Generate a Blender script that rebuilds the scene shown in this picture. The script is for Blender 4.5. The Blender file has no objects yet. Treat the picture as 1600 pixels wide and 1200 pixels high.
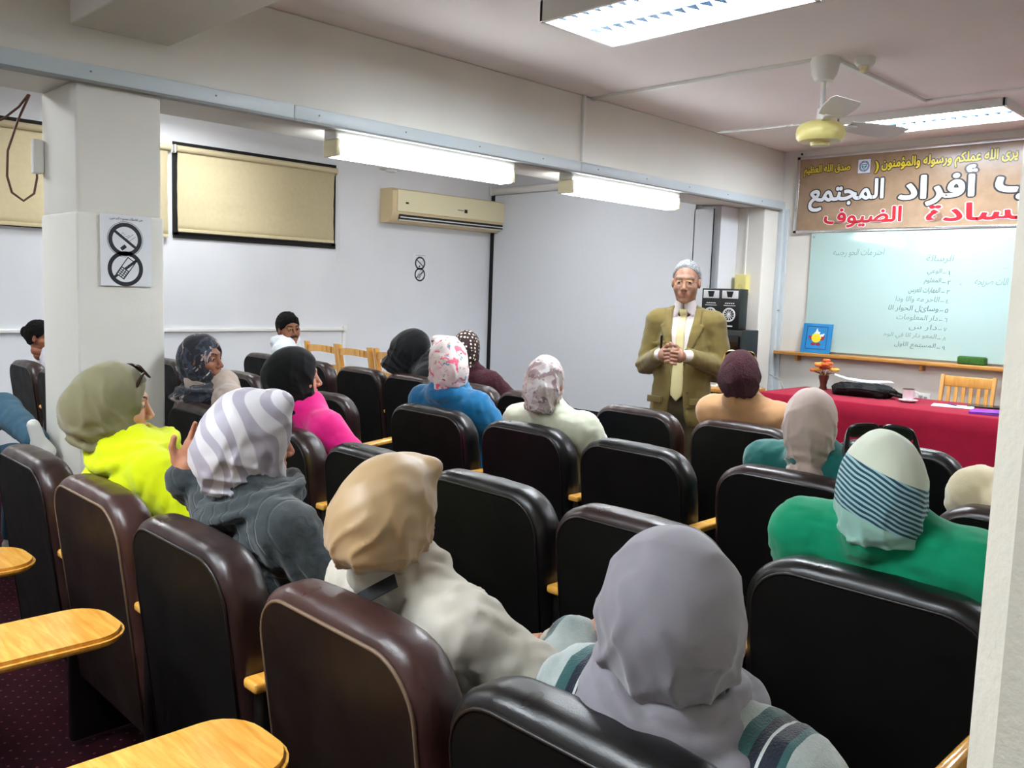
import bpy, bmesh, math, random
import numpy as np
from mathutils import Vector, Matrix, Euler

random.seed(7)
R = math.radians
SC = bpy.context.scene
COL = SC.collection
PI = math.pi

# ------------------------------------------------------------------ camera
def setup_camera():
    yaw, pitch, roll = R(45.08), R(-5.935), R(1.927)
    f = Vector((-math.sin(yaw)*math.cos(pitch), math.cos(yaw)*math.cos(pitch), math.sin(pitch)))
    r0 = Vector((math.cos(yaw), math.sin(yaw), 0)); u0 = r0.cross(f)
    r = r0*math.cos(roll) + u0*math.sin(roll); u = -r0*math.sin(roll) + u0*math.cos(roll)
    cam = bpy.data.cameras.new('camera'); o = bpy.data.objects.new('camera', cam); COL.objects.link(o)
    m = Matrix(((r.x, u.x, -f.x, 0), (r.y, u.y, -f.y, 0), (r.z, u.z, -f.z, 1.53), (0, 0, 0, 1)))
    o.matrix_world = m
    cam.sensor_width = 36; cam.lens = 36*1361/1600; cam.clip_start = .05; cam.clip_end = 60
    SC.camera = o
setup_camera()

# ------------------------------------------------------------------ world and exposure
W = bpy.data.worlds.new('room_world'); SC.world = W; W.use_nodes = True
W.node_tree.nodes['Background'].inputs[0].default_value = (.85, .92, 1, 1)
W.node_tree.nodes['Background'].inputs[1].default_value = .3
SC.view_settings.view_transform = 'Standard'; SC.view_settings.look = 'None'
SC.view_settings.gamma = 1; SC.view_settings.use_curve_mapping = False
SC.view_settings.exposure = 1.4

# ------------------------------------------------------------------ lamps' light (fixtures are built further down)
CEIL = 3.03
BX = -4.446            # face of the long header beam
CEILING_FIX = [(-2.62, 3.64), (-2.7, 7.22), (-1.7, -.45), (-.1, 5.4), (-3.1, -1.3)]       # louvred ceiling fixtures, long side along X; those out of view are added light
LAMP_POWER = dict(louvre=19, tube=8.5, panel=15)                          # radiance of the lit parts of each kind of lamp

# ------------------------------------------------------------------ object helpers
def srgb(h):
    h = h.lstrip('#'); v = [int(h[i:i+2], 16)/255 for i in (0, 2, 4)]
    return tuple(c/12.92 if c <= .04045 else ((c+.055)/1.055)**2.4 for c in v) + (1,)
def link(name, me, mats=(), parent=None, loc=(0, 0, 0), rot=(0, 0, 0), smooth=True):
    o = bpy.data.objects.new(name, me); COL.objects.link(o)
    if not isinstance(mats, (list, tuple)): mats = [mats]
    for m in mats: me.materials.append(m)
    o.location = loc; o.rotation_euler = rot
    if parent: o.parent = parent
    if smooth:
        me.polygons.foreach_set('use_smooth', [True]*len(me.polygons))
    return o
def tag(o, label, cat, group=None, kind=None):
    if label: o['label'] = label
    if cat: o['category'] = cat
    if group: o['group'] = group
    if kind: o['kind'] = kind
    return o
def struct(o): o['kind'] = 'structure'; return o
def thing(name, label, cat, loc=(0, 0, 0), rz=0, group=None):
    o = bpy.data.objects.new(name, None); COL.objects.link(o); o.empty_display_size = .1
    o.location = loc; o.rotation_euler = (0, 0, rz)
    return tag(o, label, cat, group)
def copy_tree(o, parent=None):
    c = o.copy(); COL.objects.link(c)
    if parent: c.parent = parent
    for ch in list(o.children): copy_tree(ch, c)
    return c

class MB:
    """collects shapes; build() makes ONE mesh object"""
    def __init__(s): s.v = []; s.f = []; s.m = []
    def add(s, vs, fs, mi=0, M=None):
        n = len(s.v)
        if M is not None: vs = [M @ Vector(v) for v in vs]
        s.v += [tuple(v) for v in vs]; s.f += [tuple(i+n for i in f) for f in fs]; s.m += [mi]*len(fs); return s
    def box(s, c, d, mi=0, M=None, b=0):
        x, y, z = d[0]/2, d[1]/2, d[2]/2
        if b:
            b = min(b, x*.9, y*.9, z*.9)
            bm = bmesh.new(); bmesh.ops.create_cube(bm, size=1)
            for v in bm.verts: v.co = Vector((v.co.x*d[0], v.co.y*d[1], v.co.z*d[2]))
            bmesh.ops.bevel(bm, geom=bm.edges[:], offset=b, segments=3, affect='EDGES', profile=.5)
            for v in bm.verts: v.co += Vector(c)
            bm.verts.index_update()
            s.add([v.co.copy() for v in bm.verts], [[v.index for v in f.verts] for f in bm.faces], mi, M); bm.free(); return s
        vs = [(c[0]+i*x, c[1]+j*y, c[2]+k*z) for i in (-1, 1) for j in (-1, 1) for k in (-1, 1)]
        return s.add(vs, [(0, 1, 3, 2), (4, 6, 7, 5), (0, 4, 5, 1), (2, 3, 7, 6), (0, 2, 6, 4), (1, 5, 7, 3)], mi, M)
    def tube(s, pts, r, n=10, mi=0, M=None, closed=False, rs=None):
        pts = [Vector(p) for p in pts]; N = len(pts); vs = []; fs = []
        up = None
        for i, p in enumerate(pts):
            a = pts[(i-1) % N] if (closed or i > 0) else p; b = pts[(i+1) % N] if (closed or i < N-1) else p
            t = (b-a).normalized()
            if up is None:
                up = Vector((0, 0, 1)) if abs(t.z) < .9 else Vector((1, 0, 0))
            sd = t.cross(up).normalized(); up = sd.cross(t).normalized()
            rr = rs[i] if rs else r
            for k in range(n):
                a_ = 2*PI*k/n; vs.append(p + (sd*math.cos(a_)+up*math.sin(a_))*rr)
        for i in range(N if closed else N-1):
            j = (i+1) % N
            for k in range(n): fs.append((i*n+k, i*n+(k+1) % n, j*n+(k+1) % n, j*n+k))
        if not closed: fs += [tuple(range(n))[::-1], tuple(range((N-1)*n, N*n))]
        return s.add(vs, fs, mi, M)
    def lathe(s, prof, c=(0, 0, 0), n=24, mi=0, M=None, ring=False):
        vs = []; fs = []
        for (r, z) in prof:
            for k in range(n): vs.append((c[0]+r*math.cos(2*PI*k/n), c[1]+r*math.sin(2*PI*k/n), c[2]+z))
        for i in range(len(prof)-1):
            for k in range(n): fs.append((i*n+k, i*n+(k+1) % n, (i+1)*n+(k+1) % n, (i+1)*n+k))
        if ring: e = (len(prof)-1)*n; fs += [(e+k, e+(k+1) % n, (k+1) % n, k) for k in range(n)]
        else: fs += [tuple(range(n))[::-1], tuple(range((len(prof)-1)*n, len(prof)*n))]
        return s.add(vs, fs, mi, M)
    def prism(s, outline, z0, z1, mi=0, M=None):
        n = len(outline)
        vs = [(x, y, z0) for x, y in outline] + [(x, y, z1) for x, y in outline]
        fs = [tuple(range(n))[::-1], tuple(range(n, 2*n))] + [(i, (i+1) % n, n+(i+1) % n, n+i) for i in range(n)]
        return s.add(vs, fs, mi, M)
    def ball(s, c, r, n=12, mi=0, M=None):
        if not isinstance(r, (tuple, list)): r = (r, r, r)
        vs = []; fs = []; m = n//2
        for i in range(m+1):
            th = PI*(i+.0)/m
            for k in range(n):
                vs.append((c[0]+r[0]*math.sin(th)*math.cos(2*PI*k/n), c[1]+r[1]*math.sin(th)*math.sin(2*PI*k/n), c[2]+r[2]*math.cos(th)))
        for i in range(m):
            for k in range(n): fs.append((i*n+k, (i+1)*n+k, (i+1)*n+(k+1) % n, i*n+(k+1) % n))
        return s.add(vs, fs, mi, M)
    def mesh(s, name):
        me = bpy.data.meshes.new(name); me.from_pydata(s.v, [], s.f); 
        me.polygons.foreach_set('material_index', s.m)
        bm = bmesh.new(); bm.from_mesh(me); bmesh.ops.remove_doubles(bm, verts=bm.verts, dist=1e-6)
        bmesh.ops.recalc_face_normals(bm, faces=bm.faces); bm.to_mesh(me); bm.free()
        return me
    def build(s, name, mats, parent=None, loc=(0, 0, 0), rot=(0, 0, 0), smooth=False):
        me = s.mesh(name); o = link(name, me, mats, parent, loc, rot, smooth)
        if smooth == 'auto':
            flag = []
            bm = bmesh.new(); bm.from_mesh(me)
            for e in bm.edges:
                if len(e.link_faces) == 2 and e.calc_face_angle(0) > R(38): e.smooth = False
            for f in bm.faces: f.smooth = True
            bm.to_mesh(me); bm.free()
        return o

# ------------------------------------------------------------------ distance fields -> meshes (surface nets)
F32 = np.float32
def V(*a): return np.array(a, F32)
def ell(p, c, r, M=None):
    q = p-V(*c)
    if M is not None: q = q@M
    r = V(*r); k0 = np.sqrt(((q/r)**2).sum(-1)); k1 = np.sqrt(((q/(r*r))**2).sum(-1))
    return k0*(k0-1)/np.maximum(k1, 1e-6)
def cap(p, a, b, ra, rb, sx=1):
    a = V(*a); b = V(*b); ba = b-a; pa = p-a
    h = np.clip((pa@ba)/max(float(ba@ba), 1e-9), 0, 1)
    d = pa-h[..., None]*ba
    if sx != 1: d = d*V(1/sx, 1, 1)
    return np.sqrt((d*d).sum(-1))-(ra+(rb-ra)*h)
def rbox(p, c, hf, r, M=None):
    q = p-V(*c)
    if M is not None: q = q@M
    q = np.abs(q)-(V(*hf)-r)
    return np.sqrt((np.maximum(q, 0)**2).sum(-1))+np.minimum(q.max(-1), 0)-r
def torus(p, c, Rr, r, M=None, sq=1.0):
    q = p-V(*c)
    if M is not None: q = q@M
    a = np.sqrt(q[..., 0]**2+q[..., 1]**2)-Rr
    return np.sqrt(a*a+(q[..., 2]/sq)**2)-r
def smin(a, b, k):
    h = np.maximum(k-np.abs(a-b), 0)/k; return np.minimum(a, b)-h*h*k*.25
def smax(a, b, k): return -smin(-a, -b, k)
def U(k, *ds):
    d = ds[0]
    for e in ds[1:]: d = smin(d, e, k)
    return d
def rotm(rx=0, ry=0, rz=0): return np.array(Euler((rx, ry, rz)).to_matrix(), F32)
def wav(p, s, seed=0, n=4):
    """cheap smooth noise in -1..1"""
    rs = np.random.RandomState(seed); o = 0; tot = 0
    for i in range(n):
        d = rs.normal(size=3); d /= np.linalg.norm(d); d2 = rs.normal(size=3); d2 /= np.linalg.norm(d2)
        fr = s*(1+.6*i); a = 1/(1+.5*i)
        o = o + a*np.sin(fr*(p@d.astype(F32))+rs.rand()*6+1.3*np.sin(fr*.7*(p@d2.astype(F32))+rs.rand()*6)); tot += a
    return o/tot
def nets(fn, lo, hi, h):
    lo = np.array(lo, float); hi = np.array(hi, float)
    n = np.maximum(np.ceil((hi-lo)/h).astype(int)+1, 3)
    ax = [lo[i]+h*np.arange(n[i]) for i in range(3)]
    P = np.stack(np.meshgrid(*ax, indexing='ij'), -1).astype(F32)
    v = fn(P).astype(np.float64)
    v[0], v[-1], v[:, 0], v[:, -1], v[:, :, 0], v[:, :, -1] = (np.maximum(q, h*.5) for q in (v[0], v[-1], v[:, 0], v[:, -1], v[:, :, 0], v[:, :, -1]))
    s = v < 0
    cn = [(i, j, k) for i in (0, 1) for j in (0, 1) for k in (0, 1)]
    sl = lambda A, c: A[c[0]:n[0]-1+c[0], c[1]:n[1]-1+c[1], c[2]:n[2]-1+c[2]]
    cnt = sum(sl(s, c).astype(np.int8) for c in cn)
    act = (cnt > 0) & (cnt < 8)
    idx = np.argwhere(act); K = len(idx)
    vid = -np.ones(act.shape, np.int64); vid[act] = np.arange(K)
    acc = np.zeros((K, 3)); m = np.zeros(K)
    for a in cn:
        for d in range(3):
            if a[d]: continue
            b = list(a); b[d] = 1
            ia = idx+np.array(a); ib = idx+np.array(b)
            va = v[ia[:, 0], ia[:, 1], ia[:, 2]]; vb = v[ib[:, 0], ib[:, 1], ib[:, 2]]
            x = (va < 0) != (vb < 0)
            t = np.where(x, va/np.where(x, va-vb, 1), 0)
            pos = np.array(a, float)[None].repeat(K, 0); pos[:, d] += t
            acc += pos*x[:, None]; m += x
    vs = lo+h*(idx+acc/m[:, None])
    quads = []
    for d in range(3):
        e, g = [(1, 2), (2, 0), (0, 1)][d]
        c0 = [slice(None)]*3; c1 = [slice(None)]*3; c0[d] = slice(0, n[d]-1); c1[d] = slice(1, n[d])
        x = s[tuple(c0)] != s[tuple(c1)]
        q = np.argwhere(x); q = q[(q[:, e] > 0) & (q[:, g] > 0) & (q[:, e] < n[e]-1) & (q[:, g] < n[g]-1)]
        ins = s[tuple(c0)][q[:, 0], q[:, 1], q[:, 2]]
        def at(de, dg):
            r = q.copy(); r[:, e] += de; r[:, g] += dg; return vid[r[:, 0], r[:, 1], r[:, 2]]
        Q = np.stack([at(-1, -1), at(0, -1), at(0, 0), at(-1, 0)], 1)
        Q[~ins] = Q[~ins][:, ::-1]; quads.append(Q)
    return vs, np.concatenate(quads)
def to_mesh(name, vs, qs, mids=None):
    me = bpy.data.meshes.new(name)
    me.vertices.add(len(vs)); me.vertices.foreach_set('co', np.asarray(vs, F32).ravel())
    me.loops.add(len(qs)*4); me.loops.foreach_set('vertex_index', np.asarray(qs, np.int32).ravel())
    me.polygons.add(len(qs)); me.polygons.foreach_set('loop_start', np.arange(0, len(qs)*4, 4, dtype=np.int32))
    me.polygons.foreach_set('loop_total', np.full(len(qs), 4, np.int32))
    if mids is not None: me.polygons.foreach_set('material_index', np.asarray(mids, np.int32))
    me.update(calc_edges=True); me.validate()
    return me
def sdf_obj(name, fn, lo, hi, h, mats, parent=None, loc=(0, 0, 0), rot=(0, 0, 0), mid=None):
    vs, qs = nets(fn, lo, hi, h)
    ids = mid(vs[qs].mean(1)) if mid else None
    return link(name, to_mesh(name, vs, qs, ids), mats, parent, loc, rot)
# ------------------------------------------------------------------ materials
class NT:
    def __init__(s, name):
        s.m = bpy.data.materials.new(name); s.m.use_nodes = True; s.t = s.m.node_tree
        s.b = s.t.nodes['Principled BSDF']
    def n(s, typ, props=None, **inp):
        nd = s.t.nodes.new('ShaderNode'+typ)
        for k, v in (props or {}).items(): setattr(nd, k, v)
        for k, v in inp.items():
            k = int(k[1:]) if k[0] == '_' and k[1:].isdigit() else k.replace('_', ' ')
            s.put(nd.inputs[k], v)
        return nd
    def put(s, sock, v):
        if hasattr(v, 'is_output'): s.t.links.new(v, sock)
        else: sock.default_value = v
    def obj(s, scale=(1, 1, 1), rot=(0, 0, 0), loc=(0, 0, 0)):
        tc = s.n('TexCoord'); mp = s.n('Mapping', Vector=tc.outputs['Object'], Scale=scale, Rotation=rot, Location=loc); return mp.outputs[0]
    def noise(s, vec, scale=5, detail=3, rough=.5, dist=0):
        return s.n('TexNoise', Vector=vec, Scale=scale, Detail=detail, Roughness=rough, Distortion=dist).outputs['Fac']
    def ramp(s, fac, stops, interp='LINEAR'):
        r = s.n('ValToRGB', Fac=fac); cr = r.color_ramp; cr.interpolation = interp
        while len(cr.elements) < len(stops): cr.elements.new(.5)
        for e, (p, c) in zip(cr.elements, stops): e.position = p; e.color = c if len(c) == 4 else (*c, 1)
        return r.outputs[0]
    def mix(s, f, a, b, blend='MIX'):
        m = s.n('Mix', {'data_type': 'RGBA', 'blend_type': blend}); s.put(m.inputs[0], f); s.put(m.inputs[6], a); s.put(m.inputs[7], b); return m.outputs[2]
    def math(s, op, a, b=0.0):
        return s.n('Math', {'operation': op}, _0=a, _1=b).outputs[0]
    def bump(s, h, strength=.2, dist=.01):
        s.put(s.b.inputs['Normal'], s.n('Bump', Strength=strength, Distance=dist, Height=h).outputs[0])
    def set(s, **k):
        for a, v in k.items(): s.put(s.b.inputs[a.replace('_', ' ')], v)
        return s.m
K0 = (0, 0, 0, 1); K1 = (1, 1, 1, 1)
def plain(name, col, rough=.6, metal=0, **k):
    n = NT(name); return n.set(Base_Color=srgb(col) if isinstance(col, str) else col, Roughness=rough, Metallic=metal, **k)
def wallmat(name, col, var=.04, bs=.12, rough=.75):
    n = NT(name); v = n.obj(); c = srgb(col)
    f = n.noise(v, 1.3, 5); d = tuple(x*(1-var*2) for x in c[:3])+(1,)
    n.set(Base_Color=n.ramp(f, [(.3, d), (.7, c)]), Roughness=rough); n.bump(n.noise(v, 90, 4), bs, .004); return n.m
def fabric(name, col, var=.12, rough=.9, bscale=700, bs=.25, sheen=.06, vs=25):
    n = NT(name); v = n.obj(); c = srgb(col); d = tuple(x*(1-var) for x in c[:3])+(1,)
    n.set(Base_Color=n.ramp(n.noise(v, vs, 4), [(.3, d), (.7, c)]), Roughness=rough, Sheen_Weight=sheen, Specular_IOR_Level=.22)
    n.bump(n.noise(v, bscale, 2), bs, .002); return n.m
def wood(name, c1, c2, rough=.25, sc=(6, 60, 60), coat=.4):
    n = NT(name); v = n.obj(sc); f = n.noise(v, 1.2, 5, .6, .6)
    n.set(Base_Color=n.ramp(f, [(.3, srgb(c1)), (.7, srgb(c2))]), Roughness=rough, Coat_Weight=coat, Coat_Roughness=.15); n.bump(f, .05, .002); return n.m
def leather(name, col, col2, rough=.32, spec=.55):
    n = NT(name); v = n.obj(); f = n.noise(v, 5, 4)
    vo = n.n('TexVoronoi', Vector=v, Scale=330.0).outputs['Distance']
    n.set(Base_Color=n.ramp(f, [(.35, srgb(col)), (.7, srgb(col2))]), Roughness=n.ramp(n.noise(v, 9, 4), [(.3, (rough-.05,)*3), (.75, (rough+.12,)*3)]), Specular_IOR_Level=spec)
    n.bump(n.math('ADD', vo, n.math('MULTIPLY', n.noise(v, 14, 4), 3.0)), .07, .002); return n.m
def emit(name, col, st):
    n = NT(name); return n.set(Base_Color=col, Emission_Color=col, Emission_Strength=st, Roughness=.5)

M = {}
M['wall'] = wallmat('cream_painted_plaster', '#e6e3da')
M['wall_cool'] = wallmat('white_painted_plaster', '#e6e8ec')
M['column_near'] = wallmat('rough_cream_plaster', '#e3ddcd', .03, .35)
M['ceiling'] = wallmat('ceiling_paint', '#f3ebe7', .02)
M['trim'] = plain('painted_metal_trim', '#c9d3d6', .4)
M['trim_dark'] = plain('grey_trim_gap', '#8d8f8c', .5)
M['white_plastic'] = plain('white_plastic', '#e9e9e4', .35)
M['cream_plastic'] = plain('aged_cream_plastic', '#e8dfb9', .35)
M['cream_side'] = plain('yellowed_cream_plastic', '#dcc79b', .4)
M['yellow_plastic'] = plain('yellowed_plastic', '#e9dd8e', .35)
M['white_metal'] = plain('white_metal', '#dddcd8', .35)
M['chrome'] = plain('chrome', '#cfcfcf', .2, 1)
M['gold'] = plain('gold_metal', '#c9a35a', .3, 1)
M['black'] = plain('black_plastic', '#0d0e10', .35)
M['black_matte'] = plain('matte_black', '#0b0b0c', .8)
M['black_band'] = wallmat('peeling_black_band', '#17130f', .3, .3, .8)
M['blind'] = fabric('cream_blind_fabric', '#d9cba4', .06, .8, 900, .1, 0)
M['blind_tube'] = plain('beige_tube', '#cdbf9d', .5)
M['screen'] = fabric('projection_screen_white', '#d9dce1', .02, .9, 600, .05, 0)
M['wood_arm'] = wood('varnished_beech', '#e39a34', '#f6bf5e', .2)
M['wood_shelf'] = wood('varnished_pine', '#b0742e', '#d09a50', .3, (3, 40, 40))
M['wood_chair'] = wood('pale_beech', '#cf9440', '#e2ad5d', .3, (40, 40, 6))
M['wood_dark'] = wood('dark_desk_wood', '#3a1712', '#4e221a', .35)
M['leather'] = leather('dark_brown_leatherette', '#241615', '#35211f')
M['leather_brown'] = leather('brown_leatherette', '#3a2320', '#4a2e29')
M['leather_black'] = leather('black_leatherette', '#0b0a0b', '#141213')
M['panel'] = leather('dull_black_back_panel', '#070605', '#0d0a09', .6, .2)
M['panel_brown'] = leather('dull_brown_back_panel', '#170d0a', '#21140f', .5, .3)
M['piping'] = plain('dark_piping', '#1a1312', .4)
M['piping_tan'] = plain('tan_piping', '#75604c', .5)
M['glass'] = NT('clear_lens').set(Base_Color=(1, 1, 1, 1), Roughness=.02, Transmission_Weight=1.0, IOR=1.1)
M['dark_glass'] = plain('dark_lens', '#150d0a', .06)
M['shade'] = plain('sunglass_lens', '#0d0806', .35, Specular_IOR_Level=.2)
M['tube_light'] = emit('lit_diffuser', (.93, .97, 1, 1), LAMP_POWER['tube'])
M['tube_in'] = emit('lit_tube', (.90, .96, 1, 1), LAMP_POWER['louvre'])
M['panel_light'] = emit('lit_panel', (.93, .97, 1, 1), LAMP_POWER['panel'])
M['louvre'] = plain('aluminium_louvre', '#b9d6ee', .25, .6)
M['reflector'] = plain('blue_tinted_reflector', '#3f9bea', .4, .0)

def carpet():
    n = NT('burgundy_dotted_carpet'); v = n.obj()
    vo = n.n('TexVoronoi', Vector=n.obj((22, 22, 0.001), (0, 0, R(45))), Scale=1.0, Randomness=.0).outputs['Distance']
    dots = n.ramp(vo, [(0, K1), (.09, K1), (.11, K0)]); base = n.ramp(n.noise(v, 4, 5), [(.3, srgb('#1f050c')), (.7, srgb('#2f0914'))])
    n.set(Base_Color=n.mix(dots, base, srgb('#62303b')), Roughness=.95, Specular_IOR_Level=.1); n.bump(n.noise(v, 500, 2), .5, .004); return n.m
M['carpet'] = carpet()
def banner_mat():
    n = NT('tan_printed_banner'); v = n.obj()
    n.set(Base_Color=n.ramp(n.noise(v, 5, 6, .65), [(.3, srgb('#92795f')), (.7, srgb('#a88e76'))]), Roughness=.22); return n.m
M['banner'] = banner_mat()
M['board'] = NT('pale_green_glass_board').set(Base_Color=srgb('#b0cbc6'), Roughness=.06, Specular_IOR_Level=.5)
M['cloth'] = fabric('red_velvet_cloth', '#9c0a30', .18, .85, 500, .3, .08, 12)

# patterned textiles
def f_stripe_band():                 # cream crown, navy diagonal stripes, mint lower part
    n = NT('cream_teal_striped_scarf'); t = n.obj((1, 1, 1), (0, 0, 0)); se = n.n('SeparateXYZ', Vector=t)
    tilt = n.math('ADD', se.outputs[2], n.math('MULTIPLY', se.outputs[0], .38))
    s1 = n.math('ADD', se.outputs[2], n.math('MULTIPLY', se.outputs[0], .55))
    st = n.math('SINE', n.math('MULTIPLY', n.math('ADD', s1, n.math('MULTIPLY', n.noise(t, 7, 2), .02)), 520.0))
    stripes = n.ramp(n.math('ADD', n.math('MULTIPLY', st, .5), .5), [(.42, srgb('#a5cfd2')), (.55, srgb('#16455c'))])
    z = n.math('ADD', n.math('MULTIPLY', tilt, 3.0), .5)
    hi = n.ramp(z, [(0, K0), (.66, K0), (.665, K1)]); lo = n.ramp(z, [(0, K1), (.30, K1), (.305, K0)])
    c = n.mix(hi, stripes, srgb('#dfe6d2')); c = n.mix(lo, c, srgb('#a3d3c6'))
    n.set(Base_Color=c, Roughness=.8, Sheen_Weight=.2); return n.m
def f_zebra():
    n = NT('white_grey_zebra_scarf'); t = n.obj((1, 1, 1), (.5, .3, 0))
    w = n.n('TexWave', {'wave_type': 'BANDS', 'bands_direction': 'DIAGONAL'}, Vector=t, Scale=6.0, Distortion=7.0, Detail=0.0, Detail_Scale=1.2).outputs['Fac']
    n.set(Base_Color=n.ramp(w, [(.48, srgb('#cfccd0')), (.60, srgb('#a49fab'))]), Roughness=.42, Sheen_Weight=.3); return n.m
def f_blotch(name, base, spots, scale=13, rough=.7):
    n = NT(name); c = srgb(base)
    for i, (col, th, sc) in enumerate(spots):
        t = n.obj((1, 1, 1), (.3*i, .9*i, .5), (i*.7, i*.31, 0)); f = n.noise(t, scale*sc, 3, .55, 1.2)
        c = n.mix(n.ramp(f, [(th, K0), (th+.025, K1)]), c, srgb(col))
    n.set(Base_Color=c, Roughness=rough, Sheen_Weight=.2); return n.m
def f_dots():
    n = NT('maroon_polka_dot_scarf'); vo = n.n('TexVoronoi', Vector=n.obj(), Scale=42.0, Randomness=.35).outputs['Distance']
    n.set(Base_Color=n.ramp(vo, [(.3, srgb('#e2d6bf')), (.36, srgb('#2b1014'))]), Roughness=.8); return n.m
def f_plaid():
    n = NT('sage_wool_with_dark_stripes'); t = n.obj(); se = n.n('SeparateXYZ', Vector=t)
    x = n.math('FRACT', n.math('ADD', n.math('MULTIPLY', se.outputs[0], 6.2), 10.18))
    base = n.ramp(n.noise(t, 14, 4), [(.3, srgb('#8f9c99')), (.7, srgb('#b9c1bd'))])
    tealc, navy, wh = srgb('#2f5a5a'), srgb('#141f2e'), srgb('#cdd2cf')
    msk = n.ramp(x, [(0, K0), (.12, K1), (.56, K0)], 'CONSTANT')
    st = n.ramp(x, [(0, tealc), (.12, tealc), (.24, navy), (.33, wh), (.36, navy), (.50, tealc)], 'CONSTANT')
    n.set(Base_Color=n.mix(msk, base, st), Roughness=.95, Sheen_Weight=.5); n.bump(n.noise(t, 300, 3), .5, .004); return n.m
def f_ribbed(name, col, k=260.0, ax=0):
    n = NT(name); t = n.obj(); se = n.n('SeparateXYZ', Vector=t)
    a = n.math('ADD', se.outputs[ax], n.math('MULTIPLY', se.outputs[2], .5)); w = n.math('SINE', n.math('MULTIPLY', a, k)); c = srgb(col)
    w2 = n.ramp(n.math('ADD', n.math('MULTIPLY', n.math('SINE', n.math('MULTIPLY', a, 150.0)), .5), .5), [(.0, K0), (.12, K1)])
    f = n.noise(t, 60, 4); cc = n.ramp(f, [(.3, tuple(v*.65 for v in c[:3])+(1,)), (.7, c)])
    n.set(Base_Color=cc, Roughness=.95, Sheen_Weight=.3); n.bump(n.math('ADD', w2, n.math('MULTIPLY', n.noise(t, 400, 2), .5)), .6, .004); return n.m
def f_fuzzy(name, c1, c2):
    n = NT(name); v = n.obj(); f = n.noise(v, 120, 5, .7, .5)
    n.set(Base_Color=n.ramp(f, [(.3, srgb(c1)), (.7, srgb(c2))]), Roughness=1, Sheen_Weight=.05); n.bump(f, 1.0, .012); return n.m
M['skin'] = NT('warm_skin')
def skinmat(name, col, col2):
    n = NT(name); v = n.obj()
    n.set(Base_Color=n.ramp(n.noise(v, 22, 4), [(.3, srgb(col2)), (.7, srgb(col))]), Roughness=.5, Subsurface_Weight=.08, Subsurface_Radius=(.01, .004, .002)); n.bump(n.noise(v, 300, 3), .12, .002); return n.m
M['skin'] = skinmat('warm_skin', '#c98f72', '#b97b5e')
M['skin_fair'] = skinmat('fair_skin', '#dca58c', '#cf9378')
M['skin_dark'] = skinmat('tanned_skin', '#9a6248', '#85523b')
M['lip'] = plain('lips', '#9a5a4c', .5)
M['eye_white'] = plain('eye_white', '#a59a92', .3)
M['iris'] = plain('dark_iris', '#1a0f0a', .15)
M['brow_dark'] = plain('dark_brow', '#1d1512', .8)
M['brow_grey'] = plain('grey_brow', '#6c655e', .8)
def hairmat(name, c1, c2):
    n = NT(name); v = n.obj((1, .3, 1)); f = n.noise(v, 220, 4, .6)
    n.set(Base_Color=n.ramp(f, [(.35, srgb(c1)), (.65, srgb(c2))]), Roughness=.8, Specular_IOR_Level=.2); n.bump(f, 1.0, .006); return n.m
M['hair_black'] = hairmat('black_hair', '#030202', '#0a0807')
M['hair_grey'] = hairmat('silver_hair', '#5f6062', '#bfc0c0')
# ------------------------------------------------------------------ the room shell
def slab(name, x0, x1, y0, y1, z0, z1, m, b=0):
    mb = MB(); mb.box(((x0+x1)/2, (y0+y1)/2, (z0+z1)/2), (x1-x0, y1-y0, z1-z0), b=b)
    return struct(mb.build(name, M[m] if isinstance(m, str) else m, smooth='auto' if b else False))
XL, XR, YB, YF, YS = -7.95, 2.4, -3.2, 8.2, 7.55
slab('floor', XL-.2, XR+.2, YB-.2, YF+.2, -.12, 0, 'carpet')
slab('ceiling', XL-.2, XR+.2, YB-.2, YF+.2, CEIL, CEIL+.12, 'ceiling')
slab('wall_front', BX, XR, YF, YF+.2, 0, CEIL, 'wall')
slab('wall_right', XR, XR+.2, YB, YF, 0, CEIL, 'wall')
slab('wall_back', XL, XR, YB-.2, YB, 0, CEIL, 'wall')
slab('wall_left', XL-.2, XL, YB, YF, 0, CEIL, 'wall_cool')
slab('wall_screen', XL, -4.96, YS, YF+.2, 0, CEIL, 'wall_cool')
slab('wall_recess', -4.96, BX, YF, YF+.2, 0, CEIL, 'wall_cool')
slab('wall_return', -4.96, -4.74, YS, 7.868, 0, 2.455, 'wall_cool')
# header beam with its soffit, the crossing beam, the pillars
slab('beam_header', -4.95, BX, YB, YF, 2.46, CEIL, 'wall', .012)
slab('beam_crossing', BX, XR, 1.46, 1.93, 2.70, CEIL, 'wall', .012)
def pillar():
    mb = MB(); x0, x1, y0, y1 = -4.95, BX, 1.48, 1.886
    mb.box(((x0+x1)/2, (y0+y1)/2, 2.15), (x1-x0, y1-y0, .62), b=.02)
    mb.box(((x0+x1)/2, (y0+y1)/2, .925), (x1-x0+.014, y1-y0+.014, 1.85), b=.012)
    o = mb.build('pillar', M['wall'], smooth='auto'); struct(o)
pillar()
slab('pillar_far', -4.86, BX-.004, 7.87, YF, 0, 2.46, 'wall', .01)
def near_column():
    x0, x1, y0, y1, c = -.232, .25, .80, 1.22, .028
    mb = MB(); mb.prism([(x0+c, y0), (x1, y0), (x1, y1), (x0, y1), (x0, y0+c)], 0, CEIL)
    struct(mb.build('column_near', M['column_near']))
near_column()
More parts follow.
